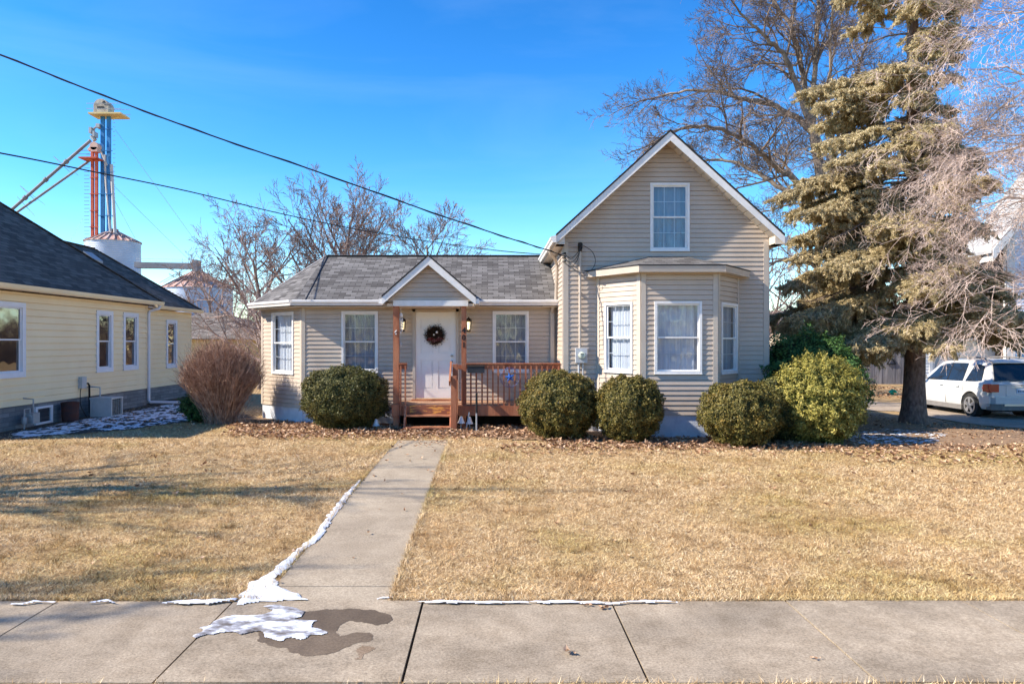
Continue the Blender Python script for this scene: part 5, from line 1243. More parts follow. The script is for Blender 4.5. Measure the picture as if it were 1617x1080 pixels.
for yy in (TB-1.3, TB+1.3):
    for z in (a.z, a.z-.7): m.beam((a.x,yy,z),(b.x,yy,z),.06,.06)
    for k_ in range(6): x = a.x+(b.x-a.x)*k_/5; m.beam((x,yy,a.z),(x,yy,TP(0,183).z),.06,.06)
m.build('guard_rail', m_grey, t)
m = MB()
for x in (178.5, 182): m.beam(TP(x,192),TP(x,372),.10,.10)
for k_ in range(26): y = 194+k_*7; m.beam(TP(178.5,y),TP(182,y),.05,.05)
m.build('ladder', m_grey, t)
m = MB(); m.tube([TP(166,245),TP(168,290),TP(175,372)],.20,8); m.tube([TP(176,260),TP(178,300),TP(182,372)],.22,8); m.tube([TP(156,228),TP(163,246),TP(170,262)],.2,8); m.build('spout', m_lgrey, t)
m = MB(); m.ball(TP(178,378),.7,.7,.7); m.ball(TP(183,376),.6,.6,.7); m.build('distributor', m_cr, t)
m = MB(); 
for (x,y,w_,h_) in ((143,207,4,9),(154,200,6,6),(149,213,3,8)): a = TP(x,y+h_/2); b = TP(x+w_,y-h_/2); m.box(a.x,b.x,TB-.5,TB+.5,a.z,b.z)
m.tube([TP(145,215),TP(150,222)],.3,8); m.tube([TP(146,205),TP(157,197)],.16,6); m.build('motor', m_grey, t)
t = thing('red_elevator_leg', 'shorter rusty red twin tube elevator beside the blue tower', 'grain elevator', (TP(150,540).x, TB-1, 0))
m = MB()
for (xa, xb) in ((144,149),(150.5,155.5)):
    a, b = TP(xa,395,TB-1), TP(xb,238,TB-1); m.box(a.x,b.x-.08,TB-1.15,TB-.85,0,b.z)
for y in range(255,390,26):
    a = TP(142.5,y,TB-1); b = TP(157,y,TB-1); m.box(a.x,b.x,TB-1.22,TB-1.17,a.z-.05,a.z+.05)
m.build('tube', m_rd, t)
m = MB(); c_ = TP(151,232,TB-1); m.tube([(c_.x,TB-1.5,c_.z),(c_.x,TB-.5,c_.z)],.55,14); a, b = TP(146,241,TB-1), TP(156,234,TB-1); m.box(a.x,b.x,TB-1.5,TB-.5,a.z,b.z); m.beam(TP(140,238,TB-1),TP(148,230,TB-1),.35,.35); m.build('head', m_rd2 if False else mat('pinkish_metal', (.55,.33,.27), (.62,.45,.38), 1, .6), t)
m = MB(); a, b = TP(130,252.5,TB-1), TP(158,250.5,TB-1); m.box(a.x,b.x,TB-2,TB,a.z,b.z); m.build('platform', m_rd, t)
m = MB(); z0_ = TP(0,252,TB-1).z; z1_ = TP(0,241,TB-1).z
for yy in (TB-2, TB):
    for z in (z1_, (z0_+z1_)/2): m.beam((a.x,yy,z),(a.x+1.6,yy,z),.05,.05)
    for k_ in range(4): m.beam((a.x+k_*.53,yy,z0_),(a.x+k_*.53,yy,z1_),.05,.05)
for x in (133,135.5,138.5,141):
    m.beam(TP(x,253,TB-1.5),TP(x,392,TB-1.5),.08,.08)
for k_ in range(24): y = 254+k_*5.8; m.beam(TP(133,y,TB-1.5),TP(141,y,TB-1.5),.05,.05)
m.build('ladder_cage', mat('dark_red_metal', (.12,.05,.07), (.18,.08,.09), 1, .6), t)
t = thing('grain_spout', 'upper grey spout pipe sloping down left from the elevator towers', 'pipe', TP(100,270), 'two sloping spouts from the elevator')
m = MB(); m.tube([TP(143,222),TP(-60,400)],.22,8); 
for f in (.18,.34,.5,.64): q_ = TP(143,222).lerp(TP(-60,400), f); m.tube([q_, q_+(TP(-60,400)-TP(143,222)).normalized()*.4],.33,8)
m.build('pipe', m_sp, t)
m = MB()
for f in (.22,.48): q_ = TP(143,222).lerp(TP(-60,400), f); m.beam(q_+Vector((-1.2,0,1.2)), q_+Vector((1.0,0,-.9)), .06,.06); m.beam(q_+Vector((-1.2,0,1.2)), q_+Vector((2.2,0,-1.4)), .04,.04)
m.build('brace', m_grey, t)
t = thing('grain_spout', 'lower grey spout pipe sloping down left beneath its twin', 'pipe', TP(100,290), 'two sloping spouts from the elevator')
m = MB(); m.tube([TP(147,250),TP(-70,404)],.17,8); m.build('pipe', m_sp, t)
m = MB(); q_ = TP(147,250).lerp(TP(-70,404), .5); m.beam(q_+Vector((-1.0,0,1.4)), q_+Vector((1.4,0,-1.2)), .05,.05); m.build('brace', m_grey, t)
for (a, b, lab) in (((182,205),(322,400),'upper'),((176,290),(300,412),'middle'),((172,300),(213,376),'steepest'),((131,345),(100,400),'left hand')):
    m = MB(); m.tube([TP(*a), TP(*b)], .022, 4); tag(m.build('guy_wire', m_grey), '%s thin guy wire running down from the elevator towers' % lab, 'guy wire', 'guy wires of the elevator')
# ------------------------------------------------------------ right side: garage, white house, fence
GZ = -.37
t = thing('white_garage', 'low white garage with a wide pale door behind the parked car', 'garage', (17, 26.5, GZ))
W = Wall((15.75,26.5),(18.35,26.5)); m = MB(); d0, d1, dz = W.upx(1472), W.upx(1588), 1.86
W.lap(m, GZ-.1, 2.1, [(d0,d1,GZ-.1,dz)], h=.11); Wall((15.75,27.5),(15.75,26.5)).lap(m, GZ-.1, 2.1, h=.11); m.build('wall', mat('white_siding', (.70,.70,.70), (.76,.76,.75), 1, .6), t)
m = MB()
for k_ in range(4):
    z = GZ+.0+k_*.555; W.box(m, d0, d1, -.08, -.05, z+.004, z+.55)
GD = m.build('garage_door', mat('pale_door', (.72,.70,.64), (.76,.74,.68), 1, .6), t, bevel=.006)
m = MB()
for (a, b) in ((W.upx(1478), W.upx(1484)),): W.box(m, a, b, -.048, -.03, .4, 1.5)
m.build('recess', m_grey, GD)
m = MB(); W.box(m, d0-.12, d0, -.05, .03, GZ, dz+.1); W.box(m, d1, d1+.03, -.05, .03, GZ, dz+.1); W.box(m, d0, d1, -.05, .03, dz, dz+.1); m.build('door_frame', m_white, t)
m = MB(); m.box(15.4,18.36,26.1,26.14,2.02,2.20); m.box(15.4,18.36,26.14,26.5,2.02,2.05); m.build('fascia', m_white2, t)
m = MB(); slab(m, [(15.35,26.08,2.24),(18.37,26.08,2.24),(18.37,27.6,2.45),(15.35,27.6,2.45)]); m.build('roof', mat('pale_metal_roof', (.45,.45,.46), (.55,.55,.56), 2, .5), t)
t = thing('white_house', 'tall white two storey house with steep white gable at the right edge', 'house', (20, 29, GZ))
m_wh = mat('white_clapboard', (.66,.70,.80), (.72,.76,.85), .8, .6); m_br = mat('brown_shingle_wall', (.10,.075,.06), (.17,.13,.10), 3, .9, .5, 20, stretch=(1,1,4))
Wh = Wall((18.4,26),(27,26)); z_e = 6.1
m = MB(); Wh.lap(m, GZ-.1, z_e, [], None, h=.12)
lz = lambda z: ((z-z_e)/1.32, 8.6-(z-z_e)/1.32)
Wh.lap(m, z_e, z_e+5.6, [], lz, h=.12); m.build('wall', m_wh, t)
m = MB(); Wall((18.4,29.5),(18.4,26)).lap(m, GZ-.1, z_e, h=.16, dep=.02); m.build('wall', m_br, t)
m = MB(); Wh.box(m, -.02, .30, 0, .03, GZ, z_e); m.build('corner_board', m_white2, t); m = MB(); Wall((18.4,29.5),(18.4,26)).box(m, 3.4, 3.53, 0, .03, GZ, z_e); m.build('corner_board', m_white2, t)
m = MB(); m.box(18.0,27,27.2,29.8,z_e-.02,z_e+.12); m.build('flat_roof', m_shingD, t); Wh2 = Wall((27,27.2),(18.4,27.2)); m = MB(); Wh2.lap(m, z_e, z_e+5.6, [], lz, h=.12); m.build('wall', m_wh, t)
m = MB(); ex, ez2 = 17.45, z_e-.95*1.32+.3; axx, azz = 22.7, 0; azz = ez2+(axx-ex)*1.32
slab(m, [(ex,25.35,ez2),(axx,25.35,azz),(axx,27.2,azz),(ex,27.2,ez2)], .10); slab(m, [(axx,25.35,azz),(2*axx-ex,25.35,ez2),(2*axx-ex,27.2,ez2),(axx,27.2,azz)], .10); m.build('roof', mat('grey_roof_shingle', (.30,.30,.31), (.42,.42,.43), 3, .9), t)
m = MB(); m.prism([(ex,25.33,ez2+.02),(axx,25.33,azz+.02),(axx,25.33,azz-.45),(ex,25.33,ez2-.40)], (0,-.04,0)); m.build('rake_board', m_white2, t)
m = MB(); m.prism([(ex,25.35,ez2-.38),(axx,25.35,azz-.38),(axx,26,azz-.38),(ex,26,ez2-.38)], (0,0,.04)); m.build('soffit', m_white2, t)
m = MB(); u = Wh.upx(1604); Wh.box(m, u, u+1.4, .01, .05, .2, 2.5); m.build('door_frame', mat('blue_trim', (.10,.20,.34), (.13,.25,.42), 2, .5), t)
# fence
t = thing('board_fence', 'weathered grey board fence with a dark latch across the back of the driveway', 'fence', (20, 38, GZ))
m_fen = mat('weathered_grey_wood', (.13,.13,.15), (.30,.29,.31), 2.5, .9, .5, 30, stretch=(2,1,.3), detail=9)
fx0, fx1 = P(1316,0,38).x, P(1470,0,38).x; x = fx0; r = random.Random(3); fb = -.33; ps_ = MB()
while x < fx1:
    w_ = r.uniform(.125,.145); ps_.box(x,x+w_-.012,38+r.uniform(-.008,.008),38.025+r.uniform(-.005,.005),fb+r.uniform(0,.03),1.72+r.uniform(-.03,.03)); x += w_
tag(ps_.build('boards', m_fen, t))
m = MB(); 
for z in (.05, 1.35): m.box(fx0,fx1,38.05,38.10,z,z+.09)
m.build('rail', m_fen, t)
for x in (fx0, fx0+2.5, fx0+4.9):
    m = MB(); m.box(x-.06,x+.06,38.06,38.18,fb,1.78); m.build('post', m_fen, t)
a, b = P(1402,575,37.9), P(1417,562,37.9); m = MB(); m.beam((a.x,37.96,a.z),(a.x+.45,37.96,a.z),.04,.05); m.beam((a.x,37.96,a.z),(a.x+.22,37.96,a.z+.34),.04,.04); m.beam((a.x+.45,37.96,a.z),(a.x+.22,37.96,a.z+.34),.04,.04); m.build('latch', m_black, t)
t = thing('play_ball', 'bright green ball lying on the leafy grass before the board fence', 'ball', (P(1410,0,30.5).x, 30.5, -.37))
m = MB(); m.ball((0,0,.17),.17,.17,.17,20,14); m.build('ball_skin', mat('green_plastic', (.03,.42,.16), (.04,.50,.20), 3, .4), t, local=True, smooth=True)
# small bare saplings by the fence
for (px, sd) in ((1345, 1), (1362, 2)):
    simple_tree('bare_sapling', ('left' if sd == 1 else 'right')+' of two thin pale bare saplings before the board fence', (P(px,0,33).x, 33, -.36), 1.7, .6, 50+sd, m_twigP, None, lev=3, nlimb=7, r0=.02, nch=(4,4,3), minr=.006, up=.12)
# far house
t = thing('beige_house', 'beige house wall glimpsed far off behind the juniper', 'house', (24, 52, -.3))
W = Wall((21.5,52),(27,52)); m = MB(); W.lap(m, -.4, 2.6, h=.15); Wall((21.5,58),(21.5,52)).lap(m,-.4,2.6,h=.15); m.build('wall', mat('beige_wall', (.52,.42,.30), (.58,.48,.35), 1, .8), t)
m = MB(); slab(m, [(21,51.6,2.6),(27.5,51.6,2.6),(27.5,55,4.3),(21,55,4.3)]); slab(m, [(27.5,55,4.3),(27.5,58.4,2.6),(21,58.4,2.6),(21,55,4.3)]); m.build('roof', m_shingB, t)
# brown background growth: individual bare trees farther off
GF2 = 'distant bare trees along the horizon'
specs = [((18,48,-.3),9,5,61),((26,60,-.3),12,6,62),((13.5,44,-.3),8,4.5,63),((33,66,-.3),13,6.5,64),((45,64,-.3),13,6,65),((-24,62,0),9,5,66),((-14,70,0),8,5,67),((21,40,-.3),7.5,4,68)]
labs = ['brownish bare tree directly behind the junipers', 'distant bare tree above the board fence', 'bare tree close behind the gable wall at the right', 'far bare tree between spruce trunk and white garage', 'farthest bare tree behind the white house', 'distant bare tree behind the cream house roof', 'small distant bare tree in the gap left of the cottage', 'bare tree behind the board fence beside the big trunk']
protos = []
for i, (b_, h_, s_, sd) in enumerate(specs):
    if i < 3: protos.append(simple_tree('bare_tree', labs[i], b_, h_, s_, sd, m_twigF, GF2, lev=4, nlimb=11, r0=.2, nch=(6,6,5,3), fork=.12, minr=.016))
    else:
        c_ = copy_tree(protos[i % 3]); c_.location = Vector(b_)-Vector(specs[i%3][0])+protos[i%3].location; c_.rotation_euler.z = i*1.3; k_ = h_/specs[i%3][1]; c_.scale = (k_,k_,k_); c_['label'] = labs[i]
# hedge-like brush on the horizon
def brush(x0, x1, Y, zt, n, sd, lab):
    r = random.Random(sd); m = MB()
    for k_ in range(n):
        x = r.uniform(x0, x1); y = Y+r.uniform(-3,3); z = -.4; h_ = zt*r.uniform(.5,1.1); p = Vector((x,y,z)); q_ = p+Vector((r.gauss(0,.5),r.gauss(0,.5),h_)); mid = p.lerp(q_,.5)+Vector((r.gauss(0,.2),0,0))
        m.tube([p,mid,q_],[.05,.03,.012],3,cap=False)
        for j in range(5):
            a = mid.lerp(q_, r.random()); m.tube([a, a+Vector((r.gauss(0,.5),r.gauss(0,.5),r.uniform(.2,.8)))],[.018,.01],3,cap=False)
    tag(m.build('brush', m_twigF, uv=False, origin=((x0+x1)/2, Y, -.4)), lab, 'brush', kind='stuff')
brush(14, 60, 72, 5.0, 2600, 71, 'brown leafless thicket along the horizon behind the fence')
brush(-60, 8, 92, 4.5, 2600, 72, 'brown leafless thicket along the horizon behind the low roof')
# ------------------------------------------------------------ parked car
def car():
    t = thing('parked_car', 'white four door crossover with roof rails parked nose in beside the spruce', 'car', (15.05, 20.55, -.262)); t.rotation_euler = (0,0,R(90))
    m_cp = mat('white_car_paint', (.58,.58,.575), (.54,.54,.535), 2, .22, spec=.6); m_cp.node_tree.nodes['Principled BSDF'].inputs['Coat Weight'].default_value = .5
    m_cg = mat('car_glass', (.012,.015,.017), None, rough=.04, spec=.9); m_cl = mat('grey_cladding', (.16,.15,.145), (.20,.19,.18), 6, .6); m_tire = mat('tyre_rubber', (.02,.02,.02), (.035,.034,.033), 12, .85); m_al = mat('alloy', (.50,.50,.51), None, rough=.3, metal=.8); m_red = mat('tail_lamp_red', (.45,.010,.012), (.30,.008,.01), 14, .15, spec=.7)
    # stations: x, belt z, roof z, roof half width, belt half width, lower half width, bottom z
    ST_ = [(.10,.98,.985,.80,.80,.84,.34),(.16,1.02,1.07,.79,.85,.885,.30),(.30,1.03,1.36,.70,.87,.90,.28),(.46,1.03,1.60,.63,.875,.91,.28),(.75,1.02,1.665,.62,.88,.915,.28),(1.4,1.00,1.70,.62,.885,.92,.26),(2.1,.99,1.69,.62,.885,.92,.26),(2.65,.98,1.625,.61,.88,.92,.26),(3.05,.98,1.40,.64,.875,.92,.26),(3.45,.985,1.06,.74,.86,.915,.27),(3.9,.955,.995,.72,.84,.91,.28),(4.25,.89,.93,.66,.79,.89,.29),(4.42,.78,.80,.60,.72,.84,.31),(4.50,.60,.62,.55,.66,.78,.34)]
    def sec(s):
        x, zb, zr, wr, wb, wl, z0 = s; h = zr-zb
        return [(x,wl-.06,z0),(x,wl,z0+.10),(x,wl+.006,(z0+zb)/2),(x,wl-.012,zb-.08),(x,wb,zb),(x,wb-(wb-wr)*.55,zb+h*.55),(x,wr+.02,zr-.05*min(1,h*4)),(x,wr-.06,zr-.012),(x,wr*.5,zr+.018),(x,0,zr+.025)]
    m = MB(); secs = []
    for s in ST_:
        q_ = sec(s); full = q_+[(a,-b,c) for a, b, c in q_[-2::-1]]; secs.append([len(m.v)+k_ for k_ in range(len(full))]); m.v += full
    for i in range(len(secs)-1):
        A, B = secs[i], secs[i+1]
        for j in range(len(A)-1): m.f.append((A[j],B[j],B[j+1],A[j+1])); m.mi.append(0)
        m.f.append((A[-1],B[-1],B[0],A[0])); m.mi.append(0)
    m.f.append(tuple(secs[0])); m.mi.append(0); m.f.append(tuple(secs[-1][::-1])); m.mi.append(0)
    body = m.build('body', m_cp, t, local=True, smooth=True)
    bm = bmesh.new(); bm.from_mesh(body.data); bmesh.ops.recalc_face_normals(bm, faces=bm.faces); bm.to_mesh(body.data); bm.free()
    # wheel arches cut with a boolean, then baked
    RW = .355; wx_ = (.93, 3.62)
    cb = MB()
    for x in wx_:
        for s in (-1, 1): cb.tube([(x, s*.66, RW), (x, s*1.1, RW)], .415, 28)
    cut = cb.build('cutter', m_black, local=True); bm = bmesh.new(); bm.from_mesh(cut.data); bmesh.ops.recalc_face_normals(bm, faces=bm.faces); bm.to_mesh(cut.data); bm.free()
    md = body.modifiers.new('B', 'BOOLEAN'); md.operation = 'DIFFERENCE'; md.solver = 'EXACT'; md.object = cut
    body.rotation_euler = (0,0,0); bpy.context.view_layer.update()
    # evaluate in shared local space
    old = t.matrix_world.copy(); cut.matrix_world = old; bpy.context.view_layer.update()
    dg = bpy.context.evaluated_depsgraph_get(); me = bpy.data.meshes.new_from_object(body.evaluated_get(dg)); body.modifiers.clear(); body.data = me; bpy.data.objects.remove(cut)
    me.polygons.foreach_set('use_smooth', [True]*len(me.polygons))
    try: me.set_sharp_from_angle(angle=R(35))
    except Exception: pass
    def surf(x, tt, off=.008):     # left side point between belt and roof
        for a, b in zip(ST_[:-1], ST_[1:]):
            if a[0] <= x <= b[0]:
                f = (x-a[0])/(b[0]-a[0]); s = [a[k_]+(b[k_]-a[k_])*f for k_ in range(7)]; break
        q_ = sec(s); p, r_ = Vector(q_[4]), Vector(q_[6]); mid = Vector(q_[5])
        pt = p.lerp(mid, tt/.55) if tt < .55 else mid.lerp(r_, (tt-.55)/.45)
        return Vector((x, pt.y+off, pt.z+off*.3))
    def side_glass(top, bot, n=6):
        """top/bot: lists of (x,t) polyline, same length; builds both sides' panel"""
        out = []
        for sgn in (1, -1):
            m = MB(); N = 8
            for i in range(len(top)-1):
                for k_ in range(4):
                    f0, f1 = k_/4, (k_+1)/4
                    def g_(i_, f): 
                        x = bot[i_][0]+(top[i_][0]-bot[i_][0])*f; tt = bot[i_][1]+(top[i_][1]-bot[i_][1])*f; q_ = surf(x, tt); return (q_.x, q_.y*sgn, q_.z)
                    ff = [g_(i,f0), g_(i+1,f0), g_(i+1,f1), g_(i,f1)]
                    m.poly(ff if sgn == -1 else ff[::-1])
            o = m.build('side_window', m_cg, t, local=True); sm = o.modifiers.new('S', 'SOLIDIFY'); sm.thickness = .004; sm.offset = 0; out.append(o)
        return out
    side_glass([(.62,.86),(.85,.88),(1.02,.88)], [(.50,.10),(.78,.06),(1.22,.06)])
    side_glass([(1.33,.88),(1.7,.88),(2.02,.88)], [(1.33,.06),(1.7,.06),(2.02,.06)])
    side_glass([(2.09,.88),(2.45,.86),(2.72,.80)], [(2.09,.06),(2.6,.06),(3.22,.10)])
    for sgn in (1, -1):
        m = MB()
        for k_ in range(4):
            pts_ = []
            for (xx, f_) in ((2.018, k_/4), (2.092, k_/4), (2.092, (k_+1)/4), (2.018, (k_+1)/4)):
                q_ = surf(xx, .06+.82*f_, .0095); pts_.append((q_.x, q_.y*sgn, q_.z))
            m.poly(pts_ if sgn == -1 else pts_[::-1])
        m.build('door_pillar', m_black, t, local=True)
    # rear glass on the sloping tailgate
    m = MB(); N = 8
    for i in range(N):
        for k_ in range(3):
            def g_(y, f):
                x = .155+(.43-.155)*f; z = 1.07+(1.55-1.07)*f; w_ = .80-.16*f; return (x-.008-.01*(1-f), (y*2-1)*w_*.93, z+.022+.035*(1-(y*2-1)**2))
            m.poly([g_(i/N,k_/3), g_(i/N,(k_+1)/3), g_((i+1)/N,(k_+1)/3), g_((i+1)/N,k_/3)])
    o = m.build('rear_window', m_cg, t, local=True); sm = o.modifiers.new('S','SOLIDIFY'); sm.thickness = .012; sm.offset = 0
    # spoiler lip, bumper, cladding
    m = MB(); m.prism([(.36,-.62,1.60),(.36,.62,1.60),(.62,.62,1.675),(.62,-.62,1.675)], (0,0,.035)); m.build('spoiler', m_cp, t, local=True, bevel=.012)
    m = MB(); m.prism([(.10,.87,.46),(.10,-.87,.46),(.0,-.80,.46),(-.02,0,.46),(.0,.80,.46)], (0,0,.20)); m.prism([(.40,.915,.46),(.10,.915,.46),(.10,.80,.46),(.40,.80,.46)], (0,0,.20)); m.prism([(.40,-.80,.46),(.10,-.80,.46),(.10,-.915,.46),(.40,-.915,.46)], (0,0,.20)); m.build('rear_bumper', m_cp, t, local=True, bevel=.03)
    m = MB(); m.prism([(.30,.88,.28),(.08,.87,.28),(.02,.60,.28),(.02,-.60,.28),(.08,-.87,.28),(.30,-.88,.28)], (0,0,.178)); m.build('rear_cladding', m_cl, t, local=True, bevel=.02)
    m = MB(); m.prism([(.012,.55,.40),(-.004,.55,.40),(-.004,-.55,.40),(.012,-.55,.40)], (0,0,.06)); m.build('skid_plate', m_al, t, local=True)
    m = MB(); m.prism([(4.50,.80,.30),(4.56,.5,.30),(4.58,0,.30),(4.56,-.5,.30),(4.50,-.80,.30),(4.35,-.88,.30),(4.35,.88,.30)], (0,0,.28)); m.build('front_bumper', m_cp, t, local=True, bevel=.04)
    for s in (-1, 1):
        m = MB(); m.box(1.30,3.25,s*.905-.03,s*.905+.03,.20,.34); m.build('side_sill', m_cl, t, local=True, bevel=.015)
        m = MB(); m.prism([(.075,s*.62,.80),(.075,s*.86,.78),(.16,s*.903,.78),(.36,s*.916,.84),(.34,s*.912,1.00),(.13,s*.875,1.02),(.085,s*.64,1.02)] , (0,0,.001)) if False else None
        pts = [(.36,.80),(.39,.90),(.35,1.00),(.15,1.02),(.10,.78)]
        m.prism([(a, s*.925, c) for a, c in pts], (0,-s*.10,0)); m.box(.068,.16,min(s*.66,s*.915),max(s*.66,s*.915),.79,1.015); m.build('tail_light', m_red, t, local=True, bevel=.012)
        m = MB(); m.tube([(.65,s*.60,1.665),(.75,s*.60,1.735),(1.5,s*.60,1.765),(2.2,s*.60,1.745),(2.4,s*.60,1.68)],.024,8); m.box(1.42,1.50,s*.60-.02,s*.60+.02,1.69,1.76); m.build('roof_rail', m_cl, t, local=True, smooth=True)
        m = MB(); m.prism([(3.02,s*.90,1.02),(3.02,s*1.06,1.03),(3.02,s*1.07,1.17),(3.02,s*.93,1.16)], (.11,0,0)); m.build('mirror', m_cp, t, local=True, bevel=.02)
        m = MB()
        for x in (1.27, 2.055, 3.16): m.prism([(x,s*.9305,.36),(x+.012,s*.9305,.36),(x+.012,s*.9085,.92),(x,s*.9085,.92)], (0,s*.004,0))
        m.build('door_gap', m_black, t, local=True)
        for x in (1.42, 2.22):
            m = MB(); m.box(x,x+.17,min(s*.905,s*.955),max(s*.905,s*.955),.875,.905); m.build('door_handle', m_cp, t, local=True, bevel=.01)
        for x in wx_:
            m = MB(); y0, y1 = s*.70, s*.925
            m.tube([(x,y0,RW),(x,y0+s*.02,RW),(x,y1-s*.03,RW),(x,y1-s*.004,RW),(x,y1+s*.002,RW)], [.33,.355,.355,.335,.238], 32); w_ = m.build('wheel', m_tire, t, local=True, smooth=True)
            m = MB(); m.tube([(x,y1-s*.02,RW),(x,y1+s*.003,RW)], [.240,.240], 28, cap=False); mm = MB(); m.tube([(x,y1-s*.012,RW),(x,y1-s*.008,RW)], [.236,.236], 28); rim = MB()
            m.build('hub_well', m_black, w_, local=True)
            for k_ in range(28):
                a, b = 2*math.pi*k_/28, 2*math.pi*(k_+1)/28; rim.prism([(x+.205*math.cos(a),y1+s*.004,RW+.205*math.sin(a)),(x+.245*math.cos(a),y1+s*.004,RW+.245*math.sin(a)),(x+.245*math.cos(b),y1+s*.004,RW+.245*math.sin(b)),(x+.205*math.cos(b),y1+s*.004,RW+.205*math.sin(b))], (0,s*.014,0))
            for k_ in range(5):
                a = R(90)+2*math.pi*k_/5; ca, sa = math.cos(a), math.sin(a); rim.prism([(x-sa*.03,y1+s*.006,RW+ca*.03),(x+ca*.215-sa*.055,y1+s*.006,RW+sa*.215+ca*.055),(x+ca*.215+sa*.055,y1+s*.006,RW+sa*.215-ca*.055),(x+sa*.03,y1+s*.006,RW-ca*.03)],(0,s*.018,0))
            rim.tube([(x,y1,RW),(x,y1+s*.03,RW)],[.06,.05],14); rim.build('rim', m_al, w_, local=True)
            m = MB(); m.tube([(x,s*.45,RW),(x,s*.70,RW)],.3,16); m.build('axle', m_black, w_, local=True)
    m = MB(); m.box(.5,4.2,-.64,.64,.20,.30); m.tube([(.05,.35,.26),(.4,.35,.26)],.03,8); m.build('underbody', m_black, t, local=True)
    # number plate and recess
    m = MB(); m.box(.088,.098,-.44,.44,.68,.96); m.build('tailgate_panel', m_cp, t, local=True, bevel=.01)
    m = MB(); m.box(.076,.087,-.155,.155,.75,.90); pl_ = m.build('number_plate', mat('plate_white', (.62,.66,.72), None, rough=.4), t, local=True, bevel=.002)
    m = MB(); 
    for k_, y in enumerate((-.10,-.055,-.01,.045,.09)): m.box(.0735,.0758,y,y+.028,.785,.845)
    m.build('plate_mark', mat('plate_dark', (.08,.10,.16), None), pl_, local=True)
    m = MB(); m.box(.07,.086,-.30,.30,.915,.935); m.build('tailgate_handle', m_al, t, local=True)
    m = MB(); m.prism([(.084,.03,1.0),(.084,.0,.955),(.084,-.03,1.0),(.084,0,.985)], (-.008,0,0)); m.build('emblem', m_black, t, local=True)
    m = MB(); m.beam((.12,-.05,1.09),(.09,.35,1.11),.015,.015); m.build('rear_wiper', m_black, t, local=True)
    m = MB(); m.tube([(.9,0,1.70),(.80,0,1.90)],.004,5); m.build('antenna', m_black, t, local=True)
car()

# ------------------------------------------------------------ the far side of the street, outside the view (seen only in the window glass)
rd2 = MB(); rd2.box(-120,120,-7.6,.3,-.20,-.095); tag(rd2.build('street', mat('asphalt', (.05,.05,.052), (.075,.075,.075), 3, .9), origin=(0,0,0)), kind='structure')
for i, (x, y, k_) in enumerate(((-16,-24,1.0),(-6,-30,.8),(5,-26,1.1),(15,-32,1.0),(27,-25,.9),(-29,-29,1.0))):
    src = protos[i % 3]; c_ = copy_tree(src); c_.location = (x, y, -.2); c_.rotation_euler.z = 2.1*i+.7; c_.scale = (k_*1.3,)*3; c_['group'] = 'bare trees across the street'; c_['label'] = ['bare tree across the road opposite the cream house','bare tree across the road opposite the low wing','bare tree across the road opposite the porch','bare tree across the road opposite the bay window','bare tree across the road opposite the spruce','bare tree across the road at its far left end'][i]
brush(-45, 45, -40, 6.5, 2400, 73, 'leafless thicket across the road behind the viewer')
# ------------------------------------------------------------ light, sky, camera
el, az = R(38), R(11)
ts = Vector((-math.cos(az)*math.cos(el), -math.sin(az)*math.cos(el), math.sin(el)))
sl = bpy.data.lights.new('sun', 'SUN'); sl.energy = 5.0; sl.angle = R(.5); sl.color = (1.0, .90, .76)
so = bpy.data.objects.new('sun', sl); COL.objects.link(so); so.rotation_euler = (-ts).to_track_quat('-Z', 'Y').to_euler(); so.location = (-20,-5,30)
w = bpy.data.worlds.new('World'); S.world = w; w.use_nodes = True; wt = w.node_tree
bg = wt.nodes['Background']; sk = wt.nodes.new('ShaderNodeTexSky'); sk.sky_type = 'NISHITA'; sk.sun_disc = False
sk.sun_elevation = el; sk.sun_rotation = math.atan2(ts.x, ts.y) % (2*math.pi)
sk.altitude = 0; sk.air_density = 1.0; sk.dust_density = 0.0; sk.ozone_density = 3.0
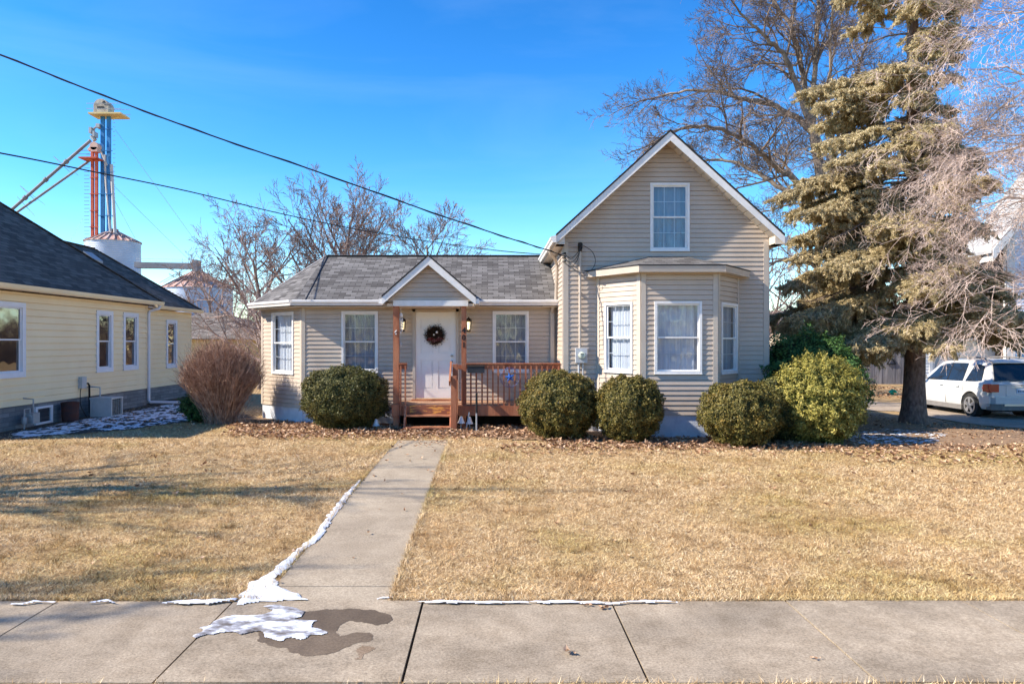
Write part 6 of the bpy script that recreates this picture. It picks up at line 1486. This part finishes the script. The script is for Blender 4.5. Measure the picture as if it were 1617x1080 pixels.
hs_ = wt.nodes.new('ShaderNodeHueSaturation'); hs_.inputs['Hue'].default_value = .497; hs_.inputs['Saturation'].default_value = 1.33; hs_.inputs['Value'].default_value = .71
wt.links.new(sk.outputs[0], hs_.inputs['Color']); gm_ = wt.nodes.new('ShaderNodeGamma'); gm_.inputs[1].default_value = 1.3
tc_ = wt.nodes.new('ShaderNodeTexCoord'); mp_ = wt.nodes.new('ShaderNodeMapping'); mp_.inputs['Scale'].default_value = (1.2, 1.2, 5.5); mp_.inputs['Rotation'].default_value = (0, R(14), 0); n_ = wt.nodes.new('ShaderNodeTexNoise'); n_.inputs['Scale'].default_value = 1.6; n_.inputs['Detail'].default_value = 7; n_.inputs['Roughness'].default_value = .55; n_.inputs['Distortion'].default_value = .6
mr_ = wt.nodes.new('ShaderNodeMapRange'); mr_.inputs[1].default_value = .45; mr_.inputs[2].default_value = .80; mr_.inputs[4].default_value = .06
mx_ = wt.nodes.new('ShaderNodeMix'); mx_.data_type = 'RGBA'; mx_.inputs[7].default_value = (5.2, 6.4, 7.6, 1)
wt.links.new(tc_.outputs['Generated'], mp_.inputs[0]); wt.links.new(mp_.outputs[0], n_.inputs['Vector']); wt.links.new(n_.outputs[0], mr_.inputs[0]); wt.links.new(mr_.outputs[0], mx_.inputs[0])
wt.links.new(hs_.outputs[0], gm_.inputs[0]); wt.links.new(gm_.outputs[0], mx_.inputs[6]); wt.links.new(mx_.outputs[2], bg.inputs[0]); bg.inputs[1].default_value = .14
cd = bpy.data.cameras.new('camera'); cam = bpy.data.objects.new('camera', cd); COL.objects.link(cam); S.camera = cam
cam.location = (0, 0, CZ); cam.rotation_euler = (R(90), 0, 0); cd.sensor_width = 36; cd.lens = F*36/1617; cd.shift_x = (808.5-CX)/1617; cd.clip_end = 3000; cd.clip_start = .1
S.view_settings.view_transform = 'Standard'; S.view_settings.look = 'None'; S.view_settings.exposure = .98; S.view_settings.gamma = 1
S.render.engine = 'CYCLES'
S.cycles.max_bounces = 6; S.cycles.transparent_max_bounces = 12
